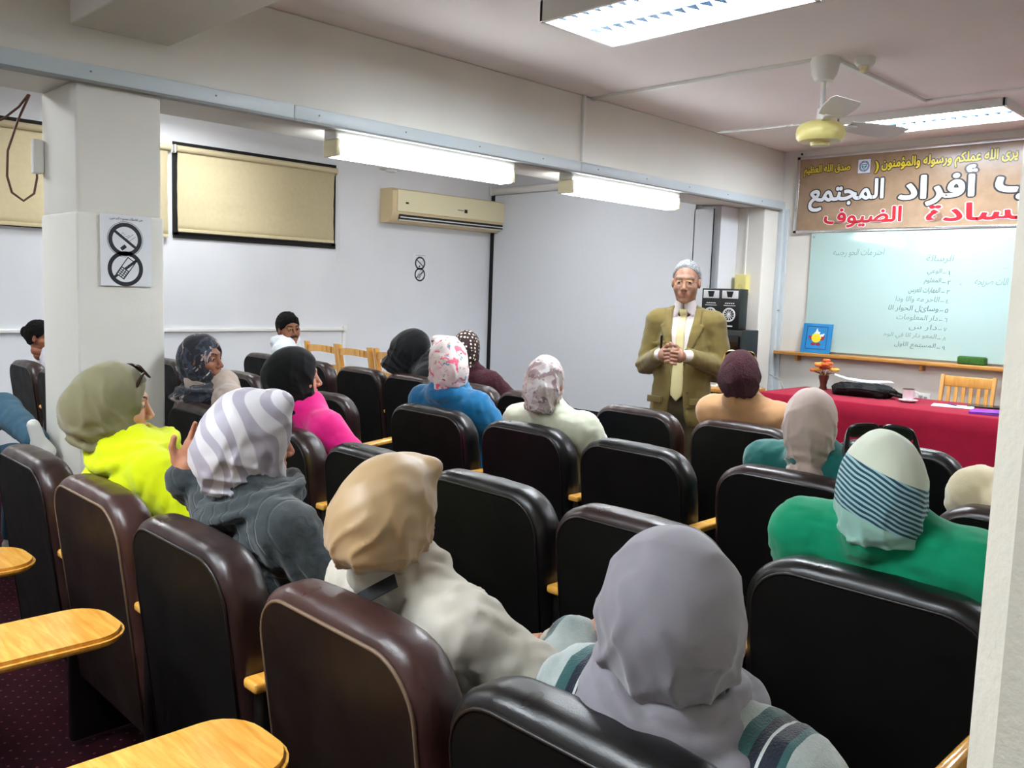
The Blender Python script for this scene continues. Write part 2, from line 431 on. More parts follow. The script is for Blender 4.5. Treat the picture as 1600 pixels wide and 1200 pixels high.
# aluminium trim along the soffit and down the far corner
tr = MB()
for a, b in ((YB, 2.62), (2.622, 5.06), (5.062, YF)):
    tr.box((BX+.016, (a+b)/2, 2.497), (.032, b-a, .075), 0, b=.004)
    tr.box((BX+.01, (a+b)/2, 2.452), (.06, b-a, .012), 1)
for y in np.arange(.3, 8, .62): tr.box((BX+.034, y, 2.50), (.006, .008, .008), 1)
struct(tr.build('trim_1', [M['trim'], M['trim_dark']], smooth='auto'))
tr = MB(); tr.box((BX+.02, YF-.035, 1.23), (.05, .06, 2.46), b=.006); tr.box((BX+.05, YF-.01, 1.23), (.07, .02, 2.46), b=.004)
tr.box((BX+.05, YF-.035, 1.45), (.008, .04, .012), 1)
struct(tr.build('trim_2', [M['trim'], M['trim_dark']], smooth='auto'))
# dado trunking on the left wall
tr = MB(); tr.box((XL+.012, 1.9, 1.085), (.024, 6.85, .03), b=.003); tr.box((XL+.012, 5.335, .53), (.024, .03, 1.08), b=.003); tr.box((XL+.015, 5.34, 1.09), (.03, .04, .06), b=.004)
struct(tr.build('trim_3', M['white_plastic'], smooth='auto'))
tr = MB(); tr.box((-6.3, YS-.03, .05), (3.0, .06, .10), b=.006); tr.box((-6.5, YS-.06, .15), (2.9, .12, .03), b=.005)
struct(tr.build('baseboard_front', M['white_plastic'], smooth='auto'))
# ceiling trunking
tr = MB(); tr.box((-3.56, 5.19, CEIL-.011), (1.76, .03, .022), b=.003)
tr.box((-2.56, 5.98, CEIL-.011), (.035, 1.42, .022), b=.003)
tr.box((BX+.012, 5.09, 2.79), (.024, .022, .49), b=.003)
tr.box((-1.4, 6.69, CEIL-.008), (2.3, .014, .016), b=.002)
struct(tr.build('trim_4', M['white_plastic'], smooth='auto'))
tr = MB(); tr.box((-4.63, 7.862, 1.5), (.016, .016, 1.92), b=.002)
struct(tr.build('trim_5', M['white_plastic'], smooth='auto'))

# high windows behind blinds, black band round them
def window(k, y0, y1, z0, z1):
    mb = MB(); x = XL+.008
    mb.box((x, (y0+y1)/2, z1+.045), (.016, y1-y0+.1, .07)); mb.box((x, (y0+y1)/2, z0-.03), (.016, y1-y0+.1, .05))
    for y in (y0-.03, y1+.02): mb.box((x, y, (z0+z1)/2), (.016, .05, z1-z0+.06))
    mb.box((x-.002, (y0+y1)/2, (z0+z1)/2), (.008, y1-y0, z1-z0), 1)
    struct(mb.build('window_%d' % k, [M['black_band'], M['dark_glass']]))
window(1, 3.52, 5.16, 1.99, 2.72); window(2, .3, 2.36, 1.99, 2.72)
def blind(y0, y1, zt, zb, label, chain=0):
    t = thing('roller_blind', label, 'blind', (XL, (y0+y1)/2, zt)); w = y1-y0; h = zt-zb
    a = MB(); a.tube([(.06, -w/2-.02, 0), (.06, w/2+.02, 0)], .028, 14); a.build('roller_tube', M['blind_tube'], t, smooth='auto')
    for s in (-1, 1): a = MB(); a.box((.036, s*(w/2+.028), -.005), (.068, .012, .075), b=.004); a.build('bracket', M['white_plastic'], t, smooth='auto')
    n = 14; vs = []; fs = []
    for i in range(n+1):
        for j in range(2): vs.append((.045-.012*math.sin(i/n*3)+.003*math.sin(i*1.7), -w/2+w*j, -h*i/n))
    for i in range(n): fs.append((2*i, 2*i+1, 2*i+3, 2*i+2))
    f = MB(); f.add(vs, fs); o = f.build('fabric', M['blind'], t, smooth=True)
    so = o.modifiers.new('thick', 'SOLIDIFY'); so.thickness = .003
    a = MB(); a.box((.043, 0, -h), (.014, w, .03), b=.004); a.build('bottom_bar', M['blind'], t, smooth='auto')
    if chain:
        a = MB(); 
        for s in (0, .03): a.tube([(.07, w/2+.035+s*.6, 0), (.05, w/2+.04+s, -.9), (.05, w/2+.05, -1.05)], .0025, 6)
        a.build('chain', M['white_plastic'], t)
blind(3.50, 5.17, 2.735, 2.005, 'cream roller blind with dark edges right of the square pillar', 1)
blind(2.62, 3.41, 2.735, 1.945, 'narrow cream roller blind mostly hidden behind the square pillar, beside its right edge')
blind(.5, 2.55, 2.735, 1.955, 'cream roller blind left of the square pillar behind the hanging cable')

# air conditioner
t = thing('air_conditioner', 'cream wall-mounted split air conditioner above the small no-smoking notice', 'air conditioner', (XL, 6.66, 2.26))
a = MB(); pr = [(0, .0), (.14, 0), (.20, .05), (.225, .12), (.225, .34), (.19, .365), (0, .365)]
a.prism([(x, z) for x, z in pr], -.87, .87, 0, Matrix(((1, 0, 0, 0), (0, 0, -1, 0), (0, 1, 0, 0), (0, 0, 0, 1))))
a.build('housing', M['cream_side'], t, smooth='auto')
a = MB(); a.box((.23, .02, .235), (.014, 1.66, .235), b=.006); a.build('front_panel', M['cream_plastic'], t, smooth='auto')
a = MB(); a.box((.205, .02, .065), (.03, 1.58, .05), 1); a.box((.222, .02, .06), (.006, 1.56, .012), 0, Matrix.Rotation(0, 4, 'Y'), b=.002); a.box((.18, .02, .03), (.05, 1.56, .008), 0)
a.build('air_outlet', [M['white_plastic'], M['black']], t)
a = MB(); a.box((.238, .18, .20), (.003, .045, .04), 0); a.box((.238, .10, .205), (.003, .09, .012), 1); a.box((.238, -.68, .215), (.003, .04, .02), 0)
a.build('display', [M['black'], M['trim_dark']], t)

# projection screen
t = thing('projection_screen', 'large white pull-down projection screen with black border behind the standing lecturer', 'projection screen', (-6.3, YS-.09, 0))
a = MB(); a.tube([(-1.62, 0, 2.76), (1.3, 0, 2.76)], .045, 16); a.box((-1.62, 0, 2.765), (.03, .11, .11), b=.01); a.box((1.31, 0, 2.765), (.03, .11, .11), b=.01); a.build('casing', M['white_metal'], t, smooth='auto')
a = MB(); a.box((-.13, 0, 1.47), (2.90, .004, 2.48), 0); a.box((1.42, 0, 1.325), (.22, .004, 2.19), 0); a.build('fabric', M['screen'], t)
a = MB(); a.box((-1.61, -.001, 1.47), (.065, .005, 2.55), 0); a.box((1.535, -.001, 1.325), (.01, .005, 2.19), 0); a.box((-.05, -.001, .225), (3.18, .005, .06), 0); a.build('border', M['black_matte'], t)
a = MB(); a.tube([(-1.62, 0, .19), (1.52, 0, .19)], .014, 8); a.build('weight_bar', M['black'], t, smooth='auto')

# ------------------------------------------------------------------ lamps
def tube_lamp(y0, y1, label):
    t = thing('tube_lamp', label, 'lamp', (-4.52, (y0+y1)/2, 2.46), 0, 'tube lamps under the header beam'); L = y1-y0
    a = MB(); a.box((0, 0, -.03), (.13, L, .06), b=.008); a.build('base', M['white_metal'], t, smooth='auto')
    for s in (-1, 1): a = MB(); a.box((0, s*(L/2-.015), -.11), (.15, .03, .10), b=.01); a.build('end_cap', M['cream_plastic'], t, smooth='auto')
    pr = [(-.075, -.06), (-.08, -.11), (-.05, -.16), (.05, -.16), (.08, -.11), (.075, -.06)]
    a = MB(); a.prism([(x, z) for x, z in pr], -(L/2-.03), L/2-.03, 0, Matrix(((1, 0, 0, 0), (0, 0, -1, 0), (0, 1, 0, 0), (0, 0, 0, 1))))
    a.build('diffuser', M['tube_light'], t)
tube_lamp(2.92, 4.40, 'lit white tube lamp under the header beam, the longer-looking one nearest the square pillar')
tube_lamp(5.0, 6.42, 'lit white tube lamp under the header beam, the farther one beside the projection screen')
def louvre_lamp(x, y, label, up=0):
    t = thing('ceiling_lamp', label, 'lamp', (x, y, CEIL+up), 0, 'louvred ceiling lamps'); L, Wd = 1.24, .6
    a = MB()
    for s in (-1, 1): a.box((0, s*(Wd/2-.012), -.055), (L, .024, .11), b=.004); a.box((s*(L/2-.012), 0, -.055), (.024, Wd, .11), b=.004)
    a.box((0, 0, -.01), (L-.02, Wd-.02, .02)); a.build('housing', M['white_metal'], t, smooth='auto')
    for s in (-1, 1):
        a = MB(); a.tube([(-.58, s*.14, -.05), (.58, s*.14, -.05)], .02, 12); a.build('lamp_tube', M['tube_in'], t, smooth=True)
        a = MB(); a.box((0, s*.142, -.07), (L-.026, .284, .02), 0)
        b = MB()
        for i in range(15):
            xx = -.54+i*1.08/14
            b.add([(xx-.034, s*.14-.118, -.081), (xx+.034, s*.14-.118, -.081), (xx, s*.14-.02, -.081), (xx-.034, s*.14-.118, -.086), (xx+.034, s*.14-.118, -.086), (xx, s*.14-.02, -.086)], [(0, 1, 2), (3, 5, 4), (0, 3, 4, 1), (1, 4, 5, 2), (2, 5, 3, 0)])
        a.build('reflector', M['tube_in'], t); b.build('louvre', M['reflector'], t)
louvre_lamp(*CEILING_FIX[0], 'louvred ceiling lamp nearest the camera, at the top edge of the photo')
louvre_lamp(*CEILING_FIX[1], 'louvred ceiling lamp behind the ceiling fan, near the brown banner', .05)
louvre_lamp(*CEILING_FIX[2], 'added louvred ceiling lamp, unseen, brightening the front seats')  # unseen fixture added to brighten the nearest people and chairs
louvre_lamp(*CEILING_FIX[4], 'added louvred ceiling lamp behind the camera position, unseen, brightening the beam')  # unseen fixture added to lighten the left part of the header beam
louvre_lamp(*CEILING_FIX[3], 'added unseen louvred ceiling lamp to the right of the near column')  # extra fixture out of view, added to light the room
def panel_lamp(x, y, label, sx, sy):
    t = thing('ceiling_panel_lamp', label, 'lamp', (x, y, CEIL))
    a = MB(); a.box((0, 0, -.03), (sx, sy, .06), b=.006); a.build('housing', M['white_metal'], t, smooth='auto')
    a = MB(); a.box((0, 0, -.064), (sx-.06, sy-.06, .01)); a.build('diffuser', M['panel_light'], t)
panel_lamp(-7.15, 3.3, 'small lit panel lamp on the side-room ceiling right of the square pillar', .55, .55)
panel_lamp(-6.4, .3, 'added unseen panel lamp on the side-room ceiling left of the square pillar', .55, 1.2)  # extra lamp out of view, added as side-room light
panel_lamp(-6.0, 6.0, 'added unseen panel lamp on the side-room ceiling near the projection screen', .55, .5)  # unseen extra lamp, added for light around the screen
a = MB(); a.lathe([(.0, 0), (.035, 0), (.035, -.09), (.028, -.12), (0, -.12)], (-6.9, 3.2, 2.97), 16); tag(a.build('motion_sensor', M['white_plastic'], smooth='auto'), 'small white cylindrical sensor below the side-room ceiling lamp', 'sensor')

# ------------------------------------------------------------------ fan and detector
def fan(loc, label, rz, s=1.0, motor='yellow_plastic'):
    t = thing('ceiling_fan', label, 'fan', loc, rz); t.scale = (s, s, s)
    a = MB(); a.lathe([(0, 0), (.085, 0), (.09, -.02), (.075, -.10), (.055, -.135), (0, -.14)], n=24); a.build('canopy', M['white_plastic'], t, smooth='auto')
    a = MB(); a.tube([(0, 0, -.12), (0, 0, -.36)], .015, 12); a.lathe([(0, -.30), (.028, -.30), (.033, -.36), (.033, -.385), (0, -.39)], n=16); a.build('rod', M['white_plastic'], t, smooth='auto')
    a = MB(); a.lathe([(0, -.37), (.07, -.375), (.12, -.395), (.143, -.42), (.148, -.45), (.143, -.48), (.125, -.50), (.06, -.505), (.055, -.525), (0, -.527)], n=32); a.build('motor', M[motor], t, smooth='auto')
    bl = MB(); n = 7; top = []; 
    for i in range(n+1):
        u = i/n; w = .058+.022*math.sin(min(u*1.6, 1)*PI/2)
        if i == n: w *= .8
        for s_ in (-1, 1):
            yy = s_*w; zz = -.385-.27*yy*1.0+.006*math.cos(yy*18); top.append((.20+.46*u, yy, zz))
    fs = [(2*i, 2*i+1, 2*i+3, 2*i+2) for i in range(n)]
    vs2 = [(x, y, z-.004) for x, y, z in top]; N = len(top)
    fs2 = [tuple(j+N for j in f[::-1]) for f in fs]
    rim = [(2*i, 2*i+2, 2*i+2+N, 2*i+N) for i in range(n)]+[(2*i+3, 2*i+1, 2*i+1+N, 2*i+3+N) for i in range(n)]+[(1, 0, N, N+1), (2*n, 2*n+1, 2*n+1+N, 2*n+N)]
    bl.add(top+vs2, fs+fs2+rim)
    me = bl.mesh('blade')
    br = MB(); br.box((.16, 0, -.39), (.14, .045, .008), b=.002); br.box((.23, 0, -.39), (.06, .07, .01), b=.003); mb_ = br.mesh('blade_arm')
    for k in range(3):
        a_ = k*2*PI/3
        link('blade', me if k == 0 else me, [] if k else M['white_metal'], t, rot=(0, 0, a_), smooth=False)
        link('blade_arm', mb_, [] if k else M['white_metal'], t, rot=(0, 0, a_), smooth=False)
    return t
fan((-2.61, 5.23, CEIL), 'white three-bladed ceiling fan with a yellowed motor in front of the banner', R(-52))
fan((-6.5, 4.85, CEIL), 'white ceiling fan in the side room, left of the air conditioner behind the tube lamp', R(10), .85, 'white_metal')
t = thing('smoke_detector', 'round white smoke detector on the ceiling beside the fan', 'smoke detector', (-2.42, 5.36, CEIL))
a = MB(); a.lathe([(0, 0), (.062, 0), (.06, -.03), (.045, -.05), (0, -.05)], n=20); a.build('base', M['white_plastic'], t, smooth='auto')
a = MB(); a.lathe([(0, -.05), (.03, -.05), (.03, -.075), (.015, -.085), (0, -.085)], n=16); a.build('sensor_head', M['cream_plastic'], t, smooth='auto')

# hanging cable and box left of the pillar
a = MB()
a.tube([(-5.0, 1.445, 2.455), (-5.01, 1.394, 2.329), (-5.0, 1.338, 2.162), (-5.0, 1.332, 2.035), (-5.0, 1.352, 1.955), (-5.0, 1.405, 1.918), (-5.0, 1.455, 1.96), (-4.98, 1.465, 2.04), (-4.97, 1.462, 2.10)], .006, 7)
a.tube([(-5.0, 1.44, 2.455), (-5.02, 1.40, 2.39), (-5.03, 1.33, 2.32), (-5.05, 1.24, 2.27), (-5.08, 1.1, 2.26)], .006, 7)
tag(a.build('cable', plain('brown_cable', '#6b4437', .6), smooth=True), 'brown cable hanging in a loop from the beam left of the square pillar', 'cable')
a = MB(); a.box((-4.925, 1.453, 2.14), (.055, .05, .17), b=.008); tag(a.build('junction_box', M['white_plastic'], smooth='auto'), 'small white box on the shaded face of the square pillar beside the cable', 'box')

# ------------------------------------------------------------------ lettering
AR = {'ا':(0xFE8D,0xFE8E,0,0),'أ':(0xFE83,0xFE84,0,0),'ب':(0xFE8F,0xFE90,0xFE91,0xFE92),'ة':(0xFE93,0xFE94,0,0),'ت':(0xFE95,0xFE96,0xFE97,0xFE98),'ج':(0xFE9D,0xFE9E,0xFE9F,0xFEA0),'ح':(0xFEA1,0xFEA2,0xFEA3,0xFEA4),'خ':(0xFEA5,0xFEA6,0xFEA7,0xFEA8),'د':(0xFEA9,0xFEAA,0,0),'ر':(0xFEAD,0xFEAE,0,0),'س':(0xFEB1,0xFEB2,0xFEB3,0xFEB4),'ص':(0xFEB9,0xFEBA,0xFEBB,0xFEBC),'ض':(0xFEBD,0xFEBE,0xFEBF,0xFEC0),'ظ':(0xFEC5,0xFEC6,0xFEC7,0xFEC8),'ع':(0xFEC9,0xFECA,0xFECB,0xFECC),'ف':(0xFED1,0xFED2,0xFED3,0xFED4),'ق':(0xFED5,0xFED6,0xFED7,0xFED8),'ك':(0xFED9,0xFEDA,0xFEDB,0xFEDC),'ل':(0xFEDD,0xFEDE,0xFEDF,0xFEE0),'م':(0xFEE1,0xFEE2,0xFEE3,0xFEE4),'ن':(0xFEE5,0xFEE6,0xFEE7,0xFEE8),'ه':(0xFEE9,0xFEEA,0xFEEB,0xFEEC),'و':(0xFEED,0xFEEE,0,0),'ؤ':(0xFE85,0xFE86,0,0),'ى':(0xFEEF,0xFEF0,0,0),'ي':(0xFEF1,0xFEF2,0xFEF3,0xFEF4)}
def shape(s):
    out = []
    for i, c in enumerate(s):
        if c not in AR: out.append(c); continue
        p = i > 0 and s[i-1] in AR and AR[s[i-1]][2]; q = i+1 < len(s) and s[i+1] in AR and AR[c][2]
        if i+1 < len(s) and s[i+1] == 'ـ' and AR[c][2]: q = True
        if i > 0 and s[i-1] == 'ـ': p = True
        out.append(chr(AR[c][3 if p and q else 1 if p else 2 if q else 0]))
    return ''.join(reversed(out)).replace('ـ', '')
def text_verts(s, off, ext):
    c = bpy.data.curves.new('lettering', 'FONT'); c.body = s; c.offset = off; c.extrude = ext; c.resolution_u = 4
    o = bpy.data.objects.new('lettering', c); COL.objects.link(o)
    dg = bpy.context.evaluated_depsgraph_get(); me = bpy.data.meshes.new_from_object(o.evaluated_get(dg))
    vs = np.array([v.co[:] for v in me.vertices]); fs = [tuple(p.vertices) for p in me.polygons]
    bpy.data.objects.remove(o); bpy.data.curves.remove(c); bpy.data.meshes.remove(me); return vs, fs
def lettering(s, rect, y, mats, parent, off=.02, outline=None, name='lettering', slant=0, mode='front'):
    """fit the text into rect (x0,x1,z0,z1) on a plane; mats=(fill, outline)"""
    x0, x1, z0, z1 = rect
    vs, fs = text_verts(s, off if off < 0 else 0, .001); lo = vs.min(0); hi = vs.max(0)
    def fit(v, d):
        u = x0+(v[:, 0]-lo[0])/(hi[0]-lo[0])*(x1-x0); w = z0+(v[:, 1]-lo[1])/(hi[1]-lo[1])*(z1-z0); u = u+slant*(w-z0)
        yy = y-d-np.where(v[:, 2] > 0, .0008, 0.0)
        if mode == 'front': return np.stack([u, yy, w], 1)
        return np.stack([-yy, u, w], 1)
    mb = MB(); vs0 = vs.copy(); bold = max(off, 0)
    def ringc(rad, d, mi, n=14):
        for k in range(n):
            q = vs0.copy(); q[:, 0] += rad*math.cos(2*PI*k/n); q[:, 1] += rad*math.sin(2*PI*k/n); mb.add(fit(q, d+k*1e-5), fs, mi)
    mb.add(fit(vs0, .0016 if outline else .0002), fs, 0)
    if bold and outline: ringc(bold, .0014, 0)
    if outline: ringc(bold+outline, .0002, 1)
    return mb.build(name, list(mats), parent)
# ------------------------------------------------------------------ banner, board and shelf on the front wall
yel = plain('yellow_print', '#d8c22e', .3); blk = plain('black_print', '#15161a', .3); wht = plain('white_print', '#dfe3e6', .3); red = plain('red_print', '#c01325', .3); blu = plain('blue_print', '#27508a', .4)
t = thing('banner', 'tan framed banner with large white and red Arabic lettering above the board', 'banner', (-3.0, YF, 2.59))
def F(o): return o
BXc = -3.0
a = MB(); a.box((0, -.012, 0), (2.54, .02, .70)); a.build('sheet', M['banner'], t)
a = MB()
for s in (-1, 1): a.box((s*1.28, -.016, 0), (.035, .032, .75), b=.003); a.box((0, -.016, s*.358), (2.6, .032, .03), b=.003)
a.build('frame', M['chrome'], t, smooth='auto')
def rel(x0, x1, z0, z1): return (x0+3.0, x1+3.0, z0-2.59, z1-2.59)
lettering(shape('صدق الله العظيم'), rel(-4.225, -3.76, 2.765, 2.87), -.022, (yel, blk), t, .035, .07)
lettering(shape('يرى الله عملكم ورسوله والمؤمنون')+'', rel(-3.46, -2.33, 2.755, 2.88), -.022, (yel, blk), t, .035, .07)
lettering(')', rel(-3.52, -3.49, 2.755, 2.86), -.022, (yel, blk), t, .035, .07)
lettering(shape('المجتمع'), rel(-4.15, -3.43, 2.43, 2.70), -.022, (wht, blk), t, .03, .045)
lettering(shape('أفراد'), rel(-3.28, -2.64, 2.44, 2.76), -.022, (wht, blk), t, .03, .045)
lettering(shape('ب'), rel(-2.47, -2.10, 2.46, 2.66), -.022, (wht, blk), t, .03, .045)
lettering(shape('الضيوف'), rel(-3.98, -3.25, 2.265, 2.44), -.022, (red, wht), t, .03, .03)
lettering(shape('لسادة'), rel(-3.02, -2.24, 2.295, 2.44), -.022, (red, wht), t, .03, .03)
a = MB()                                   # round emblem in a white square
a.box((-.625, -.0225, .235), (.125, .001, .135), 1); a.box((-.625, -.0235, .235), (.117, .001, .127), 0)
a.lathe([(.034, 0), (.05, 0), (.05, .0006), (.034, .0006)], (0, 0, 0), 28, 1, ring=True, M= Matrix.Translation((-.625, -.0245, .235)) @ Matrix.Rotation(R(90), 4, 'X'))
a.prism([(-.024, .02), (.024, .02), (.024, -.008), (0, -.032), (-.024, -.008)], .0, .001, 2, Matrix.Translation((-.625, -.0245, .235)) @ Matrix.Rotation(R(90), 4, 'X'))
a.box((-.625, -.0265, .243), (.034, .001, .006), 0); a.box((-.625, -.0265, .228), (.006, .001, .03), 0)
for k in range(20):
    an = 2*PI*k/20; a.box((-.625+.042*math.cos(an), -.0262, .235+.042*math.sin(an)), (.005, .001, .008), 0)
a.build('emblem', [wht, blu, plain('teal_print', '#2f8aa0', .4)], t)

t = thing('writing_board', 'pale green glass writing board with faint handwriting above the wooden shelf', 'board', (-2.9, YF-.004, 1.64))
a = MB(); a.box((-.05, -.02, 0), (2.3, .008, 1.15), b=.002); a.build('glass_sheet', M['board'], t)
a = MB()
for x in (-1.17, 1.07):
    for z in (-.54, .54): a.tube([(x, 0, z), (x, -.028, z)], .012, 10)
a.build('fixing', M['chrome'], t, smooth='auto')
ink = plain('faint_green_ink', '#6f8f86', .5); ink2 = plain('dark_green_ink', '#4f7068', .5)
def hand(s, x0, x1, z0, z1, m=ink, sl=.15): lettering(s, (x0+2.9, x1+2.9, z0-1.64, z1-1.64), -.0245, (m,), t, -.004, None, 'handwriting', sl)
hand(shape('احتر مات الحو رجسه'), -3.87, -3.38, 1.98, 2.06)
hand(shape('الرسالة'), -3.0, -2.77, 1.92, 2.0)
rows = [('الوعي', -2.98, ink2), ('المعلوم', -3.0, ink2), ('المهارات العرس', -3.13, ink2), ('الاحر مه والا ودا', -3.24, ink), ('وسـائل الحوار الا', -3.30, ink2), ('دار المعلومات', -3.22, ink), ('دار س', -3.1, ink), ('المعو دار الا في الوحـ', -3.33, ink), ('المـستـمع الاول', -3.22, ink2)]
for i, (s, x0, m) in enumerate(rows):
    z = 1.815-i*.083; hand(shape(s), x0, -2.86, z, z+.06, m); hand('١٢٣٤٥٦٧٨٩'[i]+'', -2.80, -2.785 if i in (0,) else -2.775, z+.005, z+.04, m)
    hand('-', -2.845, -2.815, z+.018, z+.022, m)
hand(shape('الات صريحه'), -2.58, -2.32, 1.72, 1.80); hand(shape('ب'), -2.36, -2.32, 1.87, 1.89); hand('<', -2.70, -2.68, 1.73, 1.75)

t = thing('wall_shelf', 'long narrow varnished wooden shelf under the green board', 'shelf', (-2.95, YF, 1.03))
a = MB(); a.box((-.0, -.06, 0), (2.86, .12, .035), b=.006); a.build('plank', M['wood_shelf'], t, smooth='auto')
for x in (-1.2, 0, 1.2): a = MB(); a.box((x, -.04, -.045), (.03, .08, .055), b=.003); a.build('bracket', M['wood_shelf'], t)

t = thing('painted_board', 'blue painted board with a yellow and red cut-out leaning on the shelf', 'picture', (-3.96, YF-.075, 1.048)); t.rotation_euler = (R(-9), 0, 0)
a = MB(); a.box((0, 0, .145), (.30, .018, .29), b=.003); a.build('panel', plain('blue_paint', '#1580bd', .5), t)
a = MB(); 
for s in (-1, 1): a.box((s*.105+.002, -.0105, .15), (.004, .002, .22), 0)
for s in (-1, 1): a.box((.002, -.0105, .15+s*.11), (.214, .002, .004), 0)
Mx = Matrix.Translation((.0, -.0095, .15)) @ Matrix.Rotation(R(90), 4, 'X')
a.prism([(.05*math.cos(k*PI/10)*(1.05-.12*(k % 2)), .048*math.sin(k*PI/10)) for k in range(20)], .0, .002, 1, Mx)
a.prism([(-.085, .022), (-.03, .01), (-.03, -.025), (-.07, -.012)], 0, .0015, 2, Mx); a.prism([(.085, .022), (.03, .01), (.03, -.025), (.075, -.02)], 0, .0015, 2, Mx)
for s in (-1, 1): a.prism([(s*.026+.024*math.cos(k*PI/6), -.062+.013*math.sin(k*PI/6)) for k in range(12)], 0, .0015, 2, Mx)
a.prism([(-.03, .042), (-.012, .062), (0, .095), (.012, .062), (.034, .056), (.03, .04)], 0, .0025, 3, Mx); a.prism([(.03, .03), (.08, .045), (.07, .015), (.04, .01)], 0, .0025, 3, Mx)
a.build('cut_out', [plain('navy_line', '#0e2d5c', .5), plain('yellow_paper', '#f0d624', .6), plain('red_paper', '#9c1320', .6), plain('white_paper', '#dfe4e8', .7)], t)

t = thing('pencil_case', 'small green box-shaped pencil case on the right end of the wall shelf', 'pencil case', (-2.53, YF-.06, 1.048))
a = MB(); a.box((0, 0, .035), (.225, .085, .07), b=.014); a.build('pouch', fabric('green_canvas', '#3d6b2c', .3, .9), t, smooth='auto')
a = MB(); a.box((0, 0, .068), (.20, .06, .008), b=.003); a.build('zip', plain('dark_green_zip', '#24451c', .5), t)
a = MB(); a.box((-2.93, YF-.006, .71), (.12, .012, .085), 0, b=.004); a.box((-2.95, YF-.013, .71), (.035, .004, .045), 1, b=.001); a.box((-2.91, YF-.013, .71), (.03, .004, .03), 1, b=.001)
tag(a.build('wall_socket', [M['white_plastic'], M['trim_dark']], smooth='auto'), 'white wall socket between the cup and the slatted chair', 'socket')
a = MB(); a.ball((-4.26, YF-.02, 2.99), .012, 8); a.build('screw', M['black']).parent = bpy.data.objects['banner']
bpy.data.objects['screw'].matrix_parent_inverse = Matrix.Translation((3.0, -YF, -2.59))

# ------------------------------------------------------------------ lecturer's table
t = thing('lecture_table', 'long table under a crimson velvet cloth below the writing board', 'table', (-2.35, 7.33, 0))
a = MB(); a.box((0, 0, .72), (2.94, .84, .04), b=.004); a.build('tabletop', M['wood_dark'], t)
for sx in (-1, 1):
    for sy in (-1, 1): a = MB(); a.box((sx*1.38, sy*.36, .35), (.06, .06, .70), b=.004); a.build('leg', M['wood_dark'], t)
def table_cloth():
    vs = []; fs = []; nx = 120; x0, x1, y0, y1 = -1.49, 1.49, -.435, .435; rng = np.random.RandomState(3)
    prof = [(y1, .34), (y1+.006, .74), (y1-.02, .746), (0, .746), (y0+.02, .746), (y0-.004, .738), (y0-.008, .62), (y0-.012, .50), (y0-.018, .38), (y0-.02, .33)]
    for i in range(nx+1):
        x = x0+(x1-x0)*i/nx; w = .5*math.sin(x*9)+.5*math.sin(x*23+1)
        for k, (y, z) in enumerate(prof):
            dep = max(0, (.73-z)/.4); sg = -1 if y < 0 else 1
            vs.append((x, y+sg*dep*.012*(w+1), z-(.006*math.sin(x*5) if z < .4 else 0)))
    n = len(prof)
    for i in range(nx):
        for k in range(n-1): fs.append((i*n+k, (i+1)*n+k, (i+1)*n+k+1, i*n+k+1))
    base = len(vs)
    for e, xx in ((0, x0), (nx, x1)):                    # end drops
        m = 12; b = len(vs); sg = -1 if e == 0 else 1
        for j in range(m+1):
            y = y0+(y1-y0)*j/m
            for z in (.744, .6, .45, .335): vs.append((xx+sg*(.004+(.74-z)*.03*(1+math.sin(y*21))), y, z))
        for j in range(m):
            for k in range(3): fs.append((b+j*4+k, b+(j+1)*4+k, b+(j+1)*4+k+1, b+j*4+k+1))
    mb = MB(); mb.add(vs, fs); o = mb.build('tablecloth', M['cloth'], t, smooth=True)
    s = o.modifiers.new('thick', 'SOLIDIFY'); s.thickness = .004; s.offset = 1
table_cloth()
TT = .752
def item(name, label, cat, x, y, z=TT, rz=0, **k): return thing(name, label, cat, (x, y, z), rz, **k)
t = item('flower_vase', 'small brown vase of orange and yellow artificial flowers on the red table', 'vase', -3.60, 7.60)
a = MB(); a.lathe([(0, 0), (.032, 0), (.036, .01), (.028, .04), (.034, .075), (.044, .105), (.046, .13), (.038, .13), (.036, .11), (0, .11)], n=20); a.build('vase', plain('brown_ceramic', '#5a2f22', .4), t, smooth='auto')
fl = [plain('orange_petal', '#d1642a', .7), plain('yellow_petal', '#dba53c', .7), plain('rust_petal', '#a93a20', .7), plain('leaf_green', '#7b7a35', .7)]
random.seed(4)
for k in range(17):
    an = k*2.4; r = .015+.095*math.sqrt(k/17); x, y = r*math.cos(an), r*math.sin(an)*.8; z = .235+.03*math.cos(k*1.3)-.42*r
    a = MB(); cpt = (x, y, z)
    for p in range(6):
        b = p*PI/3+k; d = Vector((math.cos(b), math.sin(b), .55)).normalized()*.028; a.ball((x+d.x*.8, y+d.y*.8, z+d.z*.6), (.018, .018, .015), 8)
    a.ball((x, y, z+.008), .011, 8); a.tube([(x*.25, y*.25, .09), (x*.5, y*.5, .16), (x, y, z-.01)], .002, 5)
    a.build('flower', fl[k % 3 if k % 5 else 0], t, smooth=True)
for k in range(7):
    an = k*.9+.4; a = MB(); d = Vector((math.cos(an), math.sin(an)*.8, 0)); p0 = Vector((0, 0, .11)); tip = p0+d*.11+Vector((0, 0, .05)); s = Vector((-d.y, d.x, 0))*.014
    a.add([p0, p0+d*.05+s+Vector((0, 0, .045)), tip, p0+d*.05-s+Vector((0, 0, .045)), p0+d*.05+Vector((0, 0, .035))], [(0, 1, 4), (1, 2, 4), (2, 3, 4), (3, 0, 4)]); a.build('leaf', fl[3], t)
t = item('shoulder_bag', 'flat black fabric bag lying on the red table between vase and cup', 'bag', -3.14, 7.42, rz=R(8))
